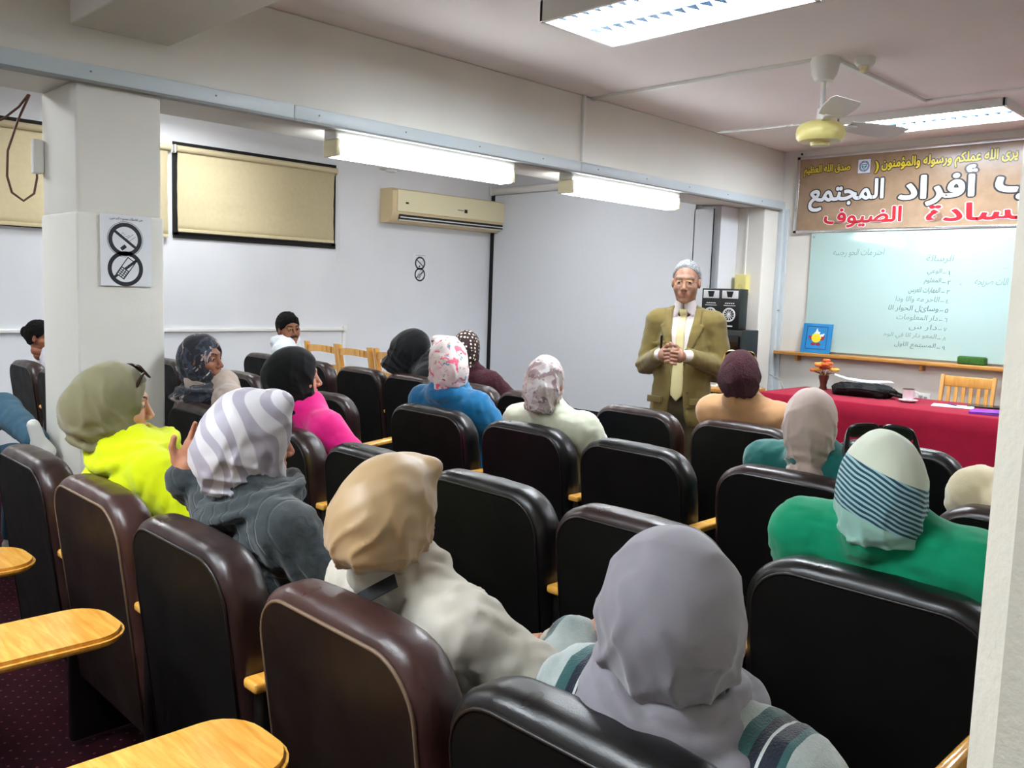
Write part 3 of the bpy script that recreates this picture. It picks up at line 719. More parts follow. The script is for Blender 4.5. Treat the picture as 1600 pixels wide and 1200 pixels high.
def bag(p):
    d = ell(p, (0, 0, .05), (.27, .15, .062)); d = smin(d, rbox(p, (-.03, 0, .045), (.22, .12, .042), .03), .04); d = smax(d, -(p[..., 2]-.002), .01)
    return d+.008*wav(p, 60, 2)+.004*wav(p, 130, 5)
sdf_obj('pouch', bag, (-.33, -.2, -.01), (.33, .2, .15), .009, fabric('black_nylon', '#060608', .3, .55, sheen=0), t)
a = MB(); a.tube([(.18, -.08, .06), (.26, -.06, .035), (.33, .0, .012), (.36, .08, .01), (.30, .13, .02), (.2, .11, .05)], .011, 8); a.tube([(-.2, -.13, .06), (0, -.155, .075), (.18, -.13, .06)], .006, 8); a.build('strap', M['black_matte'], t, smooth=True)
a = MB(); a.box((.05, -.138, .05), (.012, .008, .02), b=.002); a.build('buckle', M['chrome'], t)
t = item('loose_papers', 'fanned pale blue-white papers lying on the black bag', 'papers', -3.23, 7.52, TT+.108, R(12))
ppr = plain('pale_paper', '#dfe9ee', .8)
for k, (dx, dy, rr, tl) in enumerate(((-.07, .03, .2, .16), (.03, 0, -.1, .05), (.11, .03, .35, -.03))):
    n = 8; vs = []; 
    for i in range(n+1):
        for j in range(2): vs.append((-.15+.3*i/n, -.1+.2*j, .004+.006*k+.05*(1-i/n)**2*tl*6))
    a = MB(); a.add(vs, [(2*i, 2*i+1, 2*i+3, 2*i+2) for i in range(n)], 0, Matrix.Translation((dx, dy, 0)) @ Matrix.Rotation(rr, 4, 'Z')); o = a.build('sheet', ppr, t, smooth=True); o.modifiers.new('t', 'SOLIDIFY').thickness = .001
t = item('coffee_cup', 'white and pink cup with a dark rim standing on a saucer on the red table', 'cup', -2.74, 7.33)
a = MB(); a.lathe([(0, .002), (.05, .002), (.075, .014), (.078, .018), (.05, .009), (0, .008)], n=28); a.build('saucer', plain('white_china', '#e4dfe2', .2), t, smooth='auto')
a = MB(); a.lathe([(0, .012), (.038, .012), (.043, .03), (.046, .105), (.042, .105), (.039, .03), (0, .02)], n=28); a.build('cup', plain('pale_pink_china', '#e6d3d8', .2), t, smooth='auto')
a = MB(); a.lathe([(.0415, .104), (.0468, .104), (.0468, .109), (.0415, .109)], n=28, ring=True); a.build('rim', plain('dark_rim', '#3a2b2c', .3), t)
a = MB(); a.tube([(.045, 0, .09), (.075, 0, .085), (.078, 0, .055), (.042, 0, .04)], .006, 8); a.build('handle', plain('white_china_b', '#e4dfe2', .2), t, smooth=True)
a = MB(); a.box((0, 0, .002), (.30, .21, .004)); o = a.build('paper_sheet', ppr, loc=(-2.40, 7.36, TT), rot=(0, 0, R(14))); tag(o, 'white sheet of paper under a blue pen on the red table', 'paper')
a = MB(); a.tube([(-.07, 0, 0), (.05, 0, 0)], .0045, 8); a.tube([(.05, 0, 0), (.07, 0, 0)], .0045, 8, rs=[.0045, .001]); o = a.build('pen', plain('blue_pen', '#1b2f7a', .3), loc=(-2.42, 7.40, TT+.010), rot=(0, 0, R(-40)), smooth=True); tag(o, 'blue pen lying on the white paper sheet', 'pen')
t = item('tablet_computer', 'black tablet lying face up between the paper and purple folder', 'tablet', -2.22, 7.56, rz=R(10))
a = MB(); a.box((0, 0, .006), (.25, .17, .012), b=.004); a.build('case', M['black'], t, smooth='auto'); a = MB(); a.box((0, 0, .0125), (.225, .15, .001)); a.build('display', M['dark_glass'], t)
t = item('document_folder', 'bright purple plastic folder at the right end of the red table', 'folder', -2.03, 7.14, rz=R(12))
pm = plain('purple_plastic', '#8a2fd0', .25)
a = MB(); a.box((0, 0, .004), (.33, .24, .008), b=.002); a.build('cover', pm, t); a = MB(); a.box((0.0, .01, .012), (.30, .22, .007), 0, Matrix.Rotation(R(-1.5), 4, 'Y')); a.build('paper_stack', ppr, t); a = MB(); a.box((0, 0, .019), (.33, .24, .003), 0, Matrix.Rotation(R(-2.5), 4, 'Y')); a.build('flap', pm, t)

# ------------------------------------------------------------------ wooden chairs
def slat_chair(label, x, y, rz, style, group=None):
    t = thing('wooden_chair', label, 'chair', (x, y, 0), rz, group); wd = M['wood_chair']; w = .45
    a = MB(); a.box((0, .22, .44), (w, .44, .03), b=.008); a.build('seat', wd, t, smooth='auto')
    for s in (-1, 1):
        a = MB(); a.tube([(s*(w/2-.02), .41, 0), (s*(w/2-.02), .41, .43)], .02, 8); a.build('leg', wd, t, smooth='auto')
        a = MB(); a.add(*boxpath([(s*(w/2-.02), .02, 0), (s*(w/2-.02), 0, .45), (s*(w/2-.02), -.03, .72), (s*(w/2-.02), -.07, .96)], .04, .028)); a.build('leg', wd, t)
        a = MB(); a.box((s*(w/2-.02), .21, .22), (.02, .38, .03)); a.build('stretcher', wd, t)
    if style == 'ladder':
        for z, h in ((.90, .055), (.76, .04)):
            a = MB(); n = 8
            for i in range(n):
                u = (i+.5)/n*2-1; a.box((u*(w/2-.04), -.055-.03*(1-u*u)+(.90-z)*.15, z+.012*(1-u*u)*(1 if h > .05 else -.5)), ((w-.07)/n+.002, .018, h))
            a.build('back_slat', wd, t)
    else:
        a = MB(); a.box((0, -.06, .905), (w-.07, .02, .09), b=.006); a.build('top_rail', wd, t, smooth='auto')
        for i in range(6):
            xx = -w/2+.075+i*(w-.15)/5; a = MB(); a.box((xx, -.04, .68), (.028, .014, .40), 0, Matrix.Rotation(R(5), 4, 'X') @ Matrix.Translation((0, .055, 0))); a.build('back_slat', wd, t)
        a = MB(); a.box((0, -.015, .50), (w-.07, .02, .04)); a.build('lower_rail', wd, t)
    t.scale = (1.08, 1.08, 1.07) if style == 'ladder' else (1, 1, 1)
    return t
def boxpath(pts, wx, wy):
    vs = []; fs = []
    for x, y, z in pts: vs += [(x-wy/2, y-wx/2, z), (x+wy/2, y-wx/2, z), (x+wy/2, y+wx/2, z), (x-wy/2, y+wx/2, z)]
    for i in range(len(pts)-1):
        for k in range(4): fs.append((i*4+k, i*4+(k+1) % 4, i*4+4+(k+1) % 4, i*4+4+k))
    n = len(vs); fs += [(3, 2, 1, 0), (n-4, n-3, n-2, n-1)]; return vs, fs
slat_chair('wooden chair with an upright-slatted back behind the red table', -2.50, 7.93, R(180), 'slat')
slat_chair('pale wooden ladder-back chair partly hidden behind the man in white', -6.88, 4.45, R(4), 'ladder', 'wooden chairs at the back')
slat_chair('pale wooden ladder-back chair, the middle of three, fully visible above the leather chairs', -6.36, 4.45, R(2), 'ladder', 'wooden chairs at the back')
slat_chair('pale wooden ladder-back chair left of the woman in the black cloak', -5.85, 4.48, R(0), 'ladder', 'wooden chairs at the back')

# ------------------------------------------------------------------ desk with speakers
t = thing('side_desk', 'dark wooden desk with a light edge behind the lecturer', 'desk', (-4.30, 6.86, 0))
a = MB(); a.box((0, 0, .745), (.78, .52, .03), b=.004); a.build('desktop', M['wood_shelf'], t, smooth='auto')
a = MB(); a.box((0, -.22, .36), (.72, .02, .70)); a.build('modesty_panel', M['wood_dark'], t)
for s in (-1, 1): a = MB(); a.box((s*.36, 0, .36), (.03, .48, .72)); a.build('side_panel', M['wood_dark'], t)
t = thing('equipment_cabinet', 'black equipment cabinet under the two loudspeakers', 'cabinet', (-4.47, 7.37, 0))
a = MB(); a.box((0, -.03, .63), (.50, .30, 1.262), b=.01); a.build('body', M['black'], t, smooth='auto')
a = MB(); a.box((.10, -.204, .98), (.26, .008, .46), b=.003); a.build('glass_door', M['dark_glass'], t)
t = thing('keyboard', 'small pale keyboard on the desk edge behind the lecturer', 'keyboard', (-4.38, 6.74, .76), R(20))
a = MB(); a.box((0, 0, .01), (.36, .13, .02), b=.004); a.build('base', M['white_plastic'], t); a = MB()
for i in range(14):
    for j in range(4): a.box((-.16+i*.0246, -.045+j*.03, .023), (.02, .024, .008))
a.build('keys', M['trim_dark'], t)
def speaker(x, label):
    t = thing('loudspeaker', label, 'speaker', (x, 7.36, 1.262), R(4), 'pair of loudspeakers on the cabinet')
    a = MB(); a.box((0, -.05, .19), (.202, .16, .38), b=.006); a.build('cabinet', M['black'], t, smooth='auto')
    Mx = Matrix.Rotation(R(90), 4, 'X'); wp = plain('silver_print', '#d3d6d8', .35)
    a = MB(); a.lathe([(.052, 0), (.066, .003), (.066, .008), (.06, .012), (.052, .008)], (0, .135, .132), 28, 0, Mx, ring=True)
    for k in range(12): a.box((.033, 0, 0), (.040, .005, .0055), 0, Matrix.Translation((0, -.139, .135)) @ Matrix.Rotation(k*PI/6, 4, 'Y'))
    a.ball((0, -.135, .135), (.014, .008, .014), 12); a.build('woofer', wp, t, smooth='auto')
    a = MB(); a.lathe([(0, 0), (.058, .0), (.058, .003), (0, .003)], (0, .135, .130), 24, 0, Mx); a.build('woofer_cone', M['black_matte'], t)
    a = MB(); a.box((0, -.133, .325), (.165, .008, .075), b=.012); a.build('tweeter_horn', wp, t, smooth='auto')
    a = MB(); a.prism([(-.035, .03), (.035, .03), (.022, -.025), (-.022, -.025)], .0, .006, 0, Matrix.Translation((0, -.134, .325)) @ Mx); a.build('tweeter', M['black_matte'], t)
    a = MB(); 
    for i in range(5): a.box((-.04+i*.02, -.1335, .243), (.012, .006, .01))
    a.box((0, -.1335, .222), (.12, .004, .006)); a.box((0, -.1335, .03), (.08, .004, .012)); a.build('trim_print', wp, t)
speaker(-4.605, 'black loudspeaker with silver cone partly behind the lecturer, left of the pair')
speaker(-4.402, 'black loudspeaker with silver spoked cone, right of the pair beside the white pillar')
a = MB(); a.box((-4.80, 7.83, 1.68), (.12, .08, .15), b=.006); a.lathe([(.028, 0), (.036, 0), (.036, .004), (.028, .004)], (0, 0, 0), 20, 0, ring=True, M=Matrix.Translation((-4.80, 7.79, 1.67)) @ Matrix.Rotation(R(90), 4, 'X')); tag(a.build('switch_box', M['trim'], smooth='auto'), 'grey electrical box on the far pillar above the left speaker', 'box')
a = MB(); a.box((-4.63, 7.83, 1.70), (.13, .08, .19), b=.006); a.lathe([(.028, 0), (.036, 0), (.036, .004), (.028, .004)], (0, 0, 0), 20, 0, ring=True, M=Matrix.Translation((-4.63, 7.79, 1.67)) @ Matrix.Rotation(R(90), 4, 'X')); tag(a.build('switch_box', M['yellow_plastic'], smooth='auto'), 'yellowed electrical box on the far pillar above the right speaker', 'box')
a = MB(); a.tube([(-4.0, 7.55, .80), (-3.93, 7.5, .72), (-3.95, 7.5, .5), (-4.0, 7.6, .2), (-4.0, 7.7, .01)], .006, 6); a.tube([(-4.14, 7.6, .84), (-3.99, 7.55, .80), (-3.93, 7.5, .66), (-3.9, 7.55, .3), (-3.95, 7.6, .01)], .005, 6); tag(a.build('cable', plain('grey_cable', '#9a9788', .6), smooth=True), 'thin grey cables dropping beside the desk left of the red table', 'cable')

# ------------------------------------------------------------------ printed notices
def notice(label, loc, s, axis):
    """a sheet facing +X (left wall, pillar)"""
    t = thing('notice', label, 'notice', loc); t.scale = (1, s, s)
    a = MB(); a.box((.001, 0, 0), (.002, .225, .315)); a.build('paper', plain('white_notice_paper', '#e4e6ea', .7), t)
    ink_ = plain('black_ink', '#20222c', .5); Y = Matrix(((0, 0, 1, .0022), (1, 0, 0, 0), (0, 1, 0, 0), (0, 0, 0, 1)))
    def ring(c, r0, r1, n=40):
        a = MB(); vs = []
        for k in range(n):
            an = 2*PI*k/n; vs += [(c[0]+r0*math.cos(an), c[1]+r0*math.sin(an), 0), (c[0]+r1*math.cos(an), c[1]+r1*math.sin(an), 0)]
        a.add(vs, [(2*k, 2*k+1, (2*k+3) % (2*n), (2*k+2) % (2*n)) for k in range(n)], 0, Y); return a
    def bar(a, c, L, w, an, z=.0002): a.box((0, 0, z), (L, w, .0003), 0, Y @ Matrix.Translation((c[0], c[1], 0)) @ Matrix.Rotation(an, 4, 'Z'))
    c = (-.005, .05); a = ring(c, .056, .074); bar(a, c, .125, .012, R(-38))
    bar(a, (c[0]-.008, c[1]-.036), .026, .016, R(38), .0003); bar(a, (c[0]+.03, c[1]+.002), .04, .0015, R(38)); bar(a, (c[0]+.02, c[1]+.012), .04, .0015, R(38))
    for i in range(7): bar(a, (c[0]-.02+.006*i, c[1]+.02+.008*math.sin(i)), .008, .0015, R(20+40*math.sin(i)))
    a.build('no_smoking_symbol', ink_, t)
    a = ring(c, .077, .079); a.build('ring_line', ink_, t)
    c = (-.005, -.08); a = ring(c, .060, .078)
    bar(a, c, .13, .012, R(38))
    ph = R(-35); ct = lambda u, v: (c[0]+u*math.cos(ph)-v*math.sin(ph), c[1]+u*math.sin(ph)+v*math.cos(ph))
    for u in (-.02, .02): bar(a, ct(u, .005), .085, .004, ph+PI/2)
    bar(a, ct(0, .048), .04, .004, ph); bar(a, ct(0, -.022), .044, .044, ph, .0001); bar(a, ct(.018, .06), .03, .005, ph+PI/2)
    a.build('no_phone_symbol', ink_, t)
    a = MB()
    for i in range(3):
        for j in range(4): a.box((0, 0, .0006), (.008, .006, .0002), 0, Y @ Matrix.Translation((*ct(-.012+.012*i, -.008-.0095*j), 0)) @ Matrix.Rotation(ph, 4, 'Z'))
    a.build('phone_keys', bpy.data.materials['white_notice_paper'], t)
    lettering(shape('من فضلك ممنوع التدخين'), (-.072, .072, .130, .147), -.0022, (ink_,), t, .004, None, 'lettering', 0, 'side')
notice('paper notice with no-smoking and no-phone symbols on the square pillar', (BX+.0155, 1.70, 1.675), 1.1, 'x')
notice('small-looking no-smoking and no-phone notice on the far wall below the air conditioner', (XL, 6.37, 1.79), 1.0, 'x')
# ------------------------------------------------------------------ padded auditorium chairs
CW = .565
def back_field(p):
    # local: x across, y depth (0 = rear face at the top), z up; reclined
    y = p[..., 1]-(.93-p[..., 2])*.12
    q = np.stack([p[..., 0], y-.062, p[..., 2]-.56], -1); q[..., 1] += .006
    ax = np.abs(q[..., 0])-(CW/2-.13); az = q[..., 2]-(.37-.13)-.012*np.cos(q[..., 0]*5)
    d2 = np.sqrt(np.maximum(ax, 0)**2+np.maximum(az, 0)**2)+np.minimum(np.maximum(ax, az), 0)-.13
    d2 = np.maximum(d2, -(q[..., 2]+.33))
    puff = .010*np.clip(1-(q[..., 0]/.25)**2, 0, 1)
    dy = np.abs(q[..., 1])-.055-np.where(q[..., 1] > 0, puff, 0)
    r = .042; a = d2+r; b = dy+r
    d = np.sqrt(np.maximum(a, 0)**2+np.maximum(b, 0)**2)+np.minimum(np.maximum(a, b), 0)-r
    return d+.0018*wav(p, 40, 3)+.0006*wav(p*V(1, 1, .6), 110, 8)
def outline(off, z0):
    w = CW/2-off; r = .13-off; top = .93-off; pts = [(-w, z0)]
    for k in range(9): a_ = PI-k*PI/16; pts.append((-w+r+r*math.cos(a_), top-r+r*math.sin(a_)))
    for k in range(9): a_ = PI/2-k*PI/16; pts.append((w-r+r*math.cos(a_), top-r+r*math.sin(a_)))
    pts.append((w, z0)); return [(x, z+.012*math.cos(x*5)*(z > .7)) for x, z in pts]
def seat_field(p):
    q = p-V(0, .36, .41); d = rbox(q, (0, 0, 0), (.265, .245, .065), .045)
    return d-.012*np.clip(1-(q[..., 0]/.25)**2, 0, 1)*np.clip(1-(q[..., 1]/.24)**2, 0, 1)+.002*wav(p, 30, 6)
def prototype(col, tablet=False):
    L = {'black': ('leather_black', 'panel', 'piping'), 'dark': ('leather', 'panel', 'piping'), 'brown': ('leather_brown', 'panel_brown', 'piping_tan')}[col]
    t = thing('auditorium_chair', 'x', 'chair')
    sdf_obj('backrest', back_field, (-.33, -.05, .2), (.33, .30, .99), .0105, M[L[0]], t)
    pts = outline(.030, .26); y_ = lambda z: (.93-z)*.12
    a = MB(); n = len(pts); pp = [(x, y_(z)-.001, z) for x, z in pts]; pq = [(x, y_(z)+.012, z) for x, z in pts]
    a.add(pp+pq, [tuple(range(n))]+[(i, (i+1) % n, n+(i+1) % n, n+i) for i in range(n)]); a.build('back_panel', M[L[1]], t)
    a = MB(); a.tube([(x, y_(z)+.001, z) for x, z in outline(.030, .26)], .0042, 7); a.build('piping', M[L[2]], t, smooth=True)
    sdf_obj('seat', seat_field, (-.29, .08, .31), (.29, .64, .52), .013, M[L[0]], t)
    return t
def wooden_arm(t, s, tablet=False):
    a = MB(); x = s*.310
    if tablet:
        w = .135; ol = [(-w+.02, .16), (w, .16), (w, .78)]
        for k in range(7): a_ = k*PI/12; ol.append((w-.10+.10*math.cos(a_), .80+.085*math.sin(a_)))
        for k in range(7): a_ = PI/2+k*PI/12; ol.append((-w+.12+.10*math.cos(a_), .80+.085*math.sin(a_)))
        bm = bmesh.new(); v = [bm.verts.new((x_+.33*s, y_, 0)) for x_, y_ in ol]; f = bm.faces.new(v); bmesh.ops.recalc_face_normals(bm, faces=[f])
        r = bmesh.ops.extrude_face_region(bm, geom=[f]); up = [e for e in r['geom'] if isinstance(e, bmesh.types.BMVert)]
        for q in up: q.co.z += .024
        bmesh.ops.translate(bm, verts=bm.verts, vec=(0, 0, .688))
        eds = [e for e in bm.edges if abs(e.verts[0].co.z-e.verts[1].co.z) < 1e-5]
        bmesh.ops.bevel(bm, geom=eds, offset=.009, segments=4, affect='EDGES'); bmesh.ops.recalc_face_normals(bm, faces=bm.faces)
        bm.verts.index_update(); a.add([q.co.copy() for q in bm.verts], [[q.index for q in f.verts] for f in bm.faces]); bm.free()
        a.build('writing_tablet', M['wood_arm'], t, smooth='auto')
        a = MB(); a.box((.312*s, .36, .34), (.05, .44, .68), b=.008); a.build('side_panel', M['wood_arm'], t, smooth='auto'); return
    a.box((x, .29, .652), (.058, .50, .026), b=.009); a.build('armrest', M['wood_arm'], t, smooth='auto')
    a = MB(); a.box((s*.308, .29, .33), (.036, .46, .62), b=.01); a.build('side_panel', M['leather_black'], t, smooth='auto')
PROTO = {k: prototype(k) for k in ('black', 'dark', 'brown')}
def chair(x, y, label, col='dark', arms='R', sx=1.0, rz=0, tablet=False):
    c = copy_tree(PROTO[col]); c.location = (x, y, 0); c.rotation_euler = (0, 0, rz); c.scale = (sx, 1, 1)
    c['label'] = label; c['group'] = 'rows of padded auditorium chairs'
    for s in arms: wooden_arm(c, 1 if s == 'R' else -1, tablet)
    return c
R1, R2, R3, R4 = .86, 1.84, 2.78, 3.72
chair(-3.23, R1, 'dark padded chair cut by the left photo edge, nearest the middle tablet', 'dark')
chair(-2.61, R1, 'reddish-brown padded chair holding the woman in bright yellow', 'brown')
chair(-2.0, R1, 'dark brown padded chair holding the woman in the zebra scarf', 'dark')
chair(-1.335, R1, 'large brown tan-piped padded chair behind the beige jacket', 'brown')
c_ = chair(-.735, R1, 'black padded chair at the bottom edge holding the woman in the plain grey scarf', 'black')
a = MB(); a.box((.325, .50, .755), (.022, .28, .18), b=.008); a.build('folded_tablet', M['wood_arm'], c_, smooth='auto')
chair(-4.05, R2, 'dark padded chair holding the woman in the navy flowered scarf beside the pillar', 'dark')
chair(-3.27, R2, 'brownish padded chair holding the woman in black scarf and pink top', 'dark')
chair(-2.62, R2, 'empty black padded chair directly behind the beige scarf, left of the wider empty one', 'black', sx=1.02)
chair(-2.0, R2, 'empty black padded chair just right of the beige scarf, large highlight along its top', 'black', sx=1.02)
chair(-1.40, R2, 'empty brown-topped padded chair directly behind the plain grey scarf', 'dark')
chair(-.75, R2, 'large black padded chair holding the woman in the green sweater', 'black', sx=1.07)
chair(-6.75, R2, 'padded chair left of the square pillar holding the girl with hair clips', 'dark')
chair(-6.12, R2, 'padded chair immediately left of the square pillar, half hidden by it', 'dark')
chair(-3.42, R3, 'black padded chair holding the woman in the blue jacket and floral scarf', 'black', sx=1.12)
chair(-2.74, R3, 'black padded chair holding the woman in the cream sweater and mauve scarf', 'black', sx=.99)
chair(-2.12, R3, 'empty black padded chair in the middle of the photo, left of the teal-top woman', 'black', sx=.99)
chair(-1.44, R3, 'dark padded chair holding the woman in the teal top and pale pink scarf', 'dark', sx=1.03)
chair(-.68, R3, 'dark padded chair at right holding the person in the cream hoodie', 'dark')
chair(-4.24, 2.62, 'dark padded chair with its wooden arm in full view right of the pink top', 'dark', rz=R(19))
chair(-5.45, R3, 'dark padded chair between the navy-flowered scarf and the black scarf', 'dark', sx=1.05)
chair(-6.60, R3, 'reddish padded chair peeking out right beside the square pillar', 'dark')
chair(-3.60, R4, 'brown-topped padded chair in front of the mauve-scarf woman', 'dark', sx=1.05)
chair(-2.82, R4, 'empty brown-topped padded chair directly in front of the standing lecturer', 'dark', sx=1.0)
chair(-2.18, R4, 'brown-topped padded chair holding the woman in the peach coat', 'dark', sx=1.03)
chair(-1.45, R4, 'black padded chair behind the green-stripe scarf beside the red table', 'black', sx=1.05)
chair(-5.38, R4, 'empty dark padded chair fully visible below the three wooden chairs', 'dark', sx=1.05)
chair(-4.78, R4, 'dark brown padded chair holding the woman in the black cloak', 'dark', sx=1.05)
chair(-4.18, R4, 'dark padded chair holding the woman in the polka-dot scarf', 'dark')
chair(-6.05, R4, 'narrow-looking brown padded chair just left of the empty one below the wooden chairs', 'dark', sx=1.0)
chair(-6.85, R4, 'padded chair holding the man in the white jacket', 'dark', sx=1.0)
chair(-3.14, -.10, 'chair behind the camera whose writing tablet is the small one at the left edge', 'brown', 'R', tablet=True)
chair(-2.47, -.10, 'chair behind the camera whose writing tablet is the middle one at left', 'brown', 'R', tablet=True)
chair(-1.72, -.10, 'chair behind the camera whose writing tablet is the large one at the bottom edge', 'brown', 'R', tablet=True)
chair(-5.2, .62, 'chair left of the pillar holding the person in blue jeans', 'dark', 'R')
for p_ in PROTO.values():
    for ch in list(p_.children): bpy.data.objects.remove(ch)
    bpy.data.objects.remove(p_)
# ------------------------------------------------------------------ people
def sstep(a, b, x):
    t = np.clip((x-a)/(b-a), 0, 1); return t*t*(3-2*t)
def face_field(p, male=False, child=False):
    X = p[..., 0]; s = np.abs(X); q = p.copy(); q[..., 0] = s
    jw = .064 if male else .058
    d = ell(p, (0, -.012, .028), (.074, .094, .098))
    d = smin(d, ell(p, (0, .026, -.040), (jw, .064, .074)), .03)
    d = smin(d, ell(p, (0, .070, -.098), (.022, .018, .018)), .03)
    d = smin(d, ell(q, (.040, .052, -.028), (.022, .026, .022)), .025)           # cheekbones
    d = smin(d, cap(q, (.0, .084, .034), (.044, .070, .032), .010, .008), .02)   # brow ridge
    d = smax(d, -ell(q, (.031, .102, .008), (.019, .022, .013)), .014)           # eye sockets
    d = smin(d, ell(q, (.031, .0725, .008), (.0145, .0135, .0125)), .004)        # eyeballs
    d = smin(d, cap(q, (.018, .0825, .0165), (.044, .0745, .014), .0035, .003), .004)   # upper lids
    d = smin(d, cap(q, (.020, .0800, -.002), (.042, .0735, .0), .0028, .0024), .004)
    d = smin(d, cap(p, (0, .086, .018), (0, .108, -.026), .0075, .0115), .012)   # nose
    d = smin(d, ell(q, (.0115, .098, -.032), (.0085, .011, .0075)), .006)
    d = smin(d, ell(p, (0, .080, -.062), (.030, .014, .020)), .014)
    d = smin(d, cap(q, (0, .0955, -.0565), (.022, .084, -.062), .0052, .003), .005)
    d = smin(d, cap(q, (0, .0945, -.0685), (.020, .084, -.0645), .0062, .003), .005)
    d = smax(d, -cap(q, (0, .103, -.0622), (.019, .091, -.0635), .0018, .0015), .002)
    d = smin(d, ell(q, (.078, -.006, .0), (.009, .020, .031), rotm(0, 0, -.3)), .008)
    d = smax(d, -ell(q, (.088, .0, .004), (.006, .010, .017)), .006)
    d = smin(d, cap(p, (0, -.02, -.06), (0, -.004 if not male else -.02, -.135 if not male else -.15), .048 if not male else .056, .048 if not male else .058), .03)
    return d
FACES = {}
def face_mesh(male=False, brow=True, mustache=False):
    k = (male, mustache)
    if k not in FACES:
        vs, qs = nets(lambda p: face_field(p, male), (-.1, -.13, -.18), (.1, .14, .14), .0034)
        c = vs[qs].mean(1); s = np.abs(c[:, 0]); ids = np.zeros(len(qs), int)
        eb = np.sqrt(((np.stack([s, c[:, 1], c[:, 2]], 1)-np.array([.031, .0725, .008]))/np.array([.0148, .0142, .0128]))**2 @ np.ones(3)) if 0 else np.sqrt((((np.stack([s, c[:, 1], c[:, 2]], 1)-np.array([.031, .0725, .008]))/np.array([.0148, .0142, .0128]))**2).sum(1))
        lid = (c[:, 2] < .0118) & (c[:, 2] > .0025)
        ids[(eb < 1.03) & lid & (s > .019) & (s < .0435)] = 2
        ids[(eb < 1.03) & lid & (np.hypot(s-.031, c[:, 2]-.007) < .0070)] = 3
        ids[(c[:, 1] > .087) & (s < .020) & (c[:, 2] < -.0545-.12*s) & (c[:, 2] > -.0715+.3*s)] = 1
        zb = .0315+.25*s-6*(s-.03)**2
        ids[(c[:, 1] > .05) & (s > .012) & (s < .050) & (np.abs(c[:, 2]-zb+.004) < (.0045 if male else .003))] = 4
        if mustache: ids[(c[:, 1] > .075) & (s < .034) & (c[:, 2] < -.041) & (c[:, 2] > -.0565-.35*s+.002)] = 4
        FACES[k] = (vs, qs, ids)
    return FACES[k]
def hand_field(p, curl=.5, spread=.25, thumb=1):
    """right hand, wrist at the origin, fingers along +Y, palm down (-Z), thumb towards -X"""
    d = rbox(p, (.0, .048, 0), (.040, .046, .014), .013); d = smin(d, cap(p, (0, -.03, 0), (0, .02, 0), .024, .024), .02)
    for i, (x, L) in enumerate(((-.030, .072), (-.010, .082), (.011, .076), (.031, .058))):
        an = (x*spread*10); a = np.array([x, .088-abs(x)*.25, 0]); seg = L*np.array([.45, .30, .25]); th = 0.0; q = a
        for j in range(3):
            th += curl*(.55, .9, .7)[j]; dr = np.array([math.sin(an)*math.cos(th), math.cos(an)*math.cos(th), -math.sin(th)]); b = q+dr*seg[j]
            d = smin(d, cap(p, q, b, .0092-.0008*j, .0086-.0009*j), .004 if j else .007); q = b
    a = np.array([-.034, .020, -.004]); b = a+np.array([-.026, .030, -.010]); c = b+np.array([-.008*thumb, .030, -.006])
    d = smin(d, cap(p, a, b, .014, .0105), .012); return smin(d, cap(p, b, c, .0105, .0085), .004)
def joints(head, w=1.0, dz=0):
    """head = head centre in the person's frame; hips over the origin"""
    hx, hy, hz = head; N = np.array([hx*.8, max(hy*.8-.03, -.112), hz-.128+dz]); S = {}
    for s, k in ((-1, 'L'), (1, 'R')): S[k] = N+np.array([s*.168*w, .0, -.075])
    return N, S
def torso_field(p, J, t, w=1.0, hip=(0, 0, .52), belly=0, upto=None, arms=True, k=.06):
    N, S = J['N'], J['S']; ch = N+np.array([0, .0, -.21]); hp = np.array(hip)
    sx = 1.40*w
    def wide(a, b, ra, rb):
        q = p.copy(); ax = a[0]+(b[0]-a[0])*np.clip((a[2]-p[..., 2])/max(a[2]-b[2], 1e-3), 0, 1); q[..., 0] = (p[..., 0]-ax)/sx
        return cap(q, (0, a[1], a[2]), (0, b[1], b[2]), ra, rb)
    d = wide(ch, hp+np.array([0, -.02, .06]), .098+t, .112+t+belly)
    d = smin(d, cap(p, S['L']*.93+N*.07, S['R']*.93+N*.07, .050+t, .050+t), .06)
    for a in ('L', 'R'): d = smin(d, cap(p, N+np.array([0, -.005, -.005]), S[a], .040+t, .040+t), .045)
    if t > 0: d = smin(d, cap(p, N+np.array([0, -.005, -.03]), N+np.array([0, -.005, .015]), .062, .058), .04)
    if t > 0 and 'H' in J: h_ = J['H']; d = smin(d, cap(p, N+np.array([0, -.01, -.04]), h_+np.array([0, -.034, -.108]), .066, .061), .035)
    if arms:
        for a in ('L', 'R'):
            E, Wr = J['E'][a], J['W'][a]; d = smin(d, cap(p, S[a], E, .056+t, .046+t), .035); d = smin(d, cap(p, E, Wr, .046+t, .033+t), .03)
    return d
def leg_field(p, t, hip=(0, 0, .52), knee=(.13, .44, .53), ank=(.12, .42, .10), w=1.0):
    q = p.copy(); q[..., 0] = np.abs(p[..., 0]-hip[0])
    d = cap(q, (.08, hip[1], hip[2]), knee, .085+t, .062+t); d = smin(d, cap(q, knee, ank, .060+t, .042+t*1.5), .04)
    return smin(d, ell(p, (hip[0], hip[1]-.02, hip[2]+.03), (.17*w+t, .12+t, .10+t)), .06)
def foot_field(p, ank=(.12, .42, .10)):
    q = p.copy(); q[..., 0] = np.abs(p[..., 0]); a = np.array(ank)
    d = smin(cap(q, a+[0, 0, -.01], a+[0, -.01, -.055], .034, .036), cap(q, a+[0, -.02, -.063], a+[.01, .13, -.07], .032, .026), .03); return np.maximum(d, -(p[..., 2]-.004))
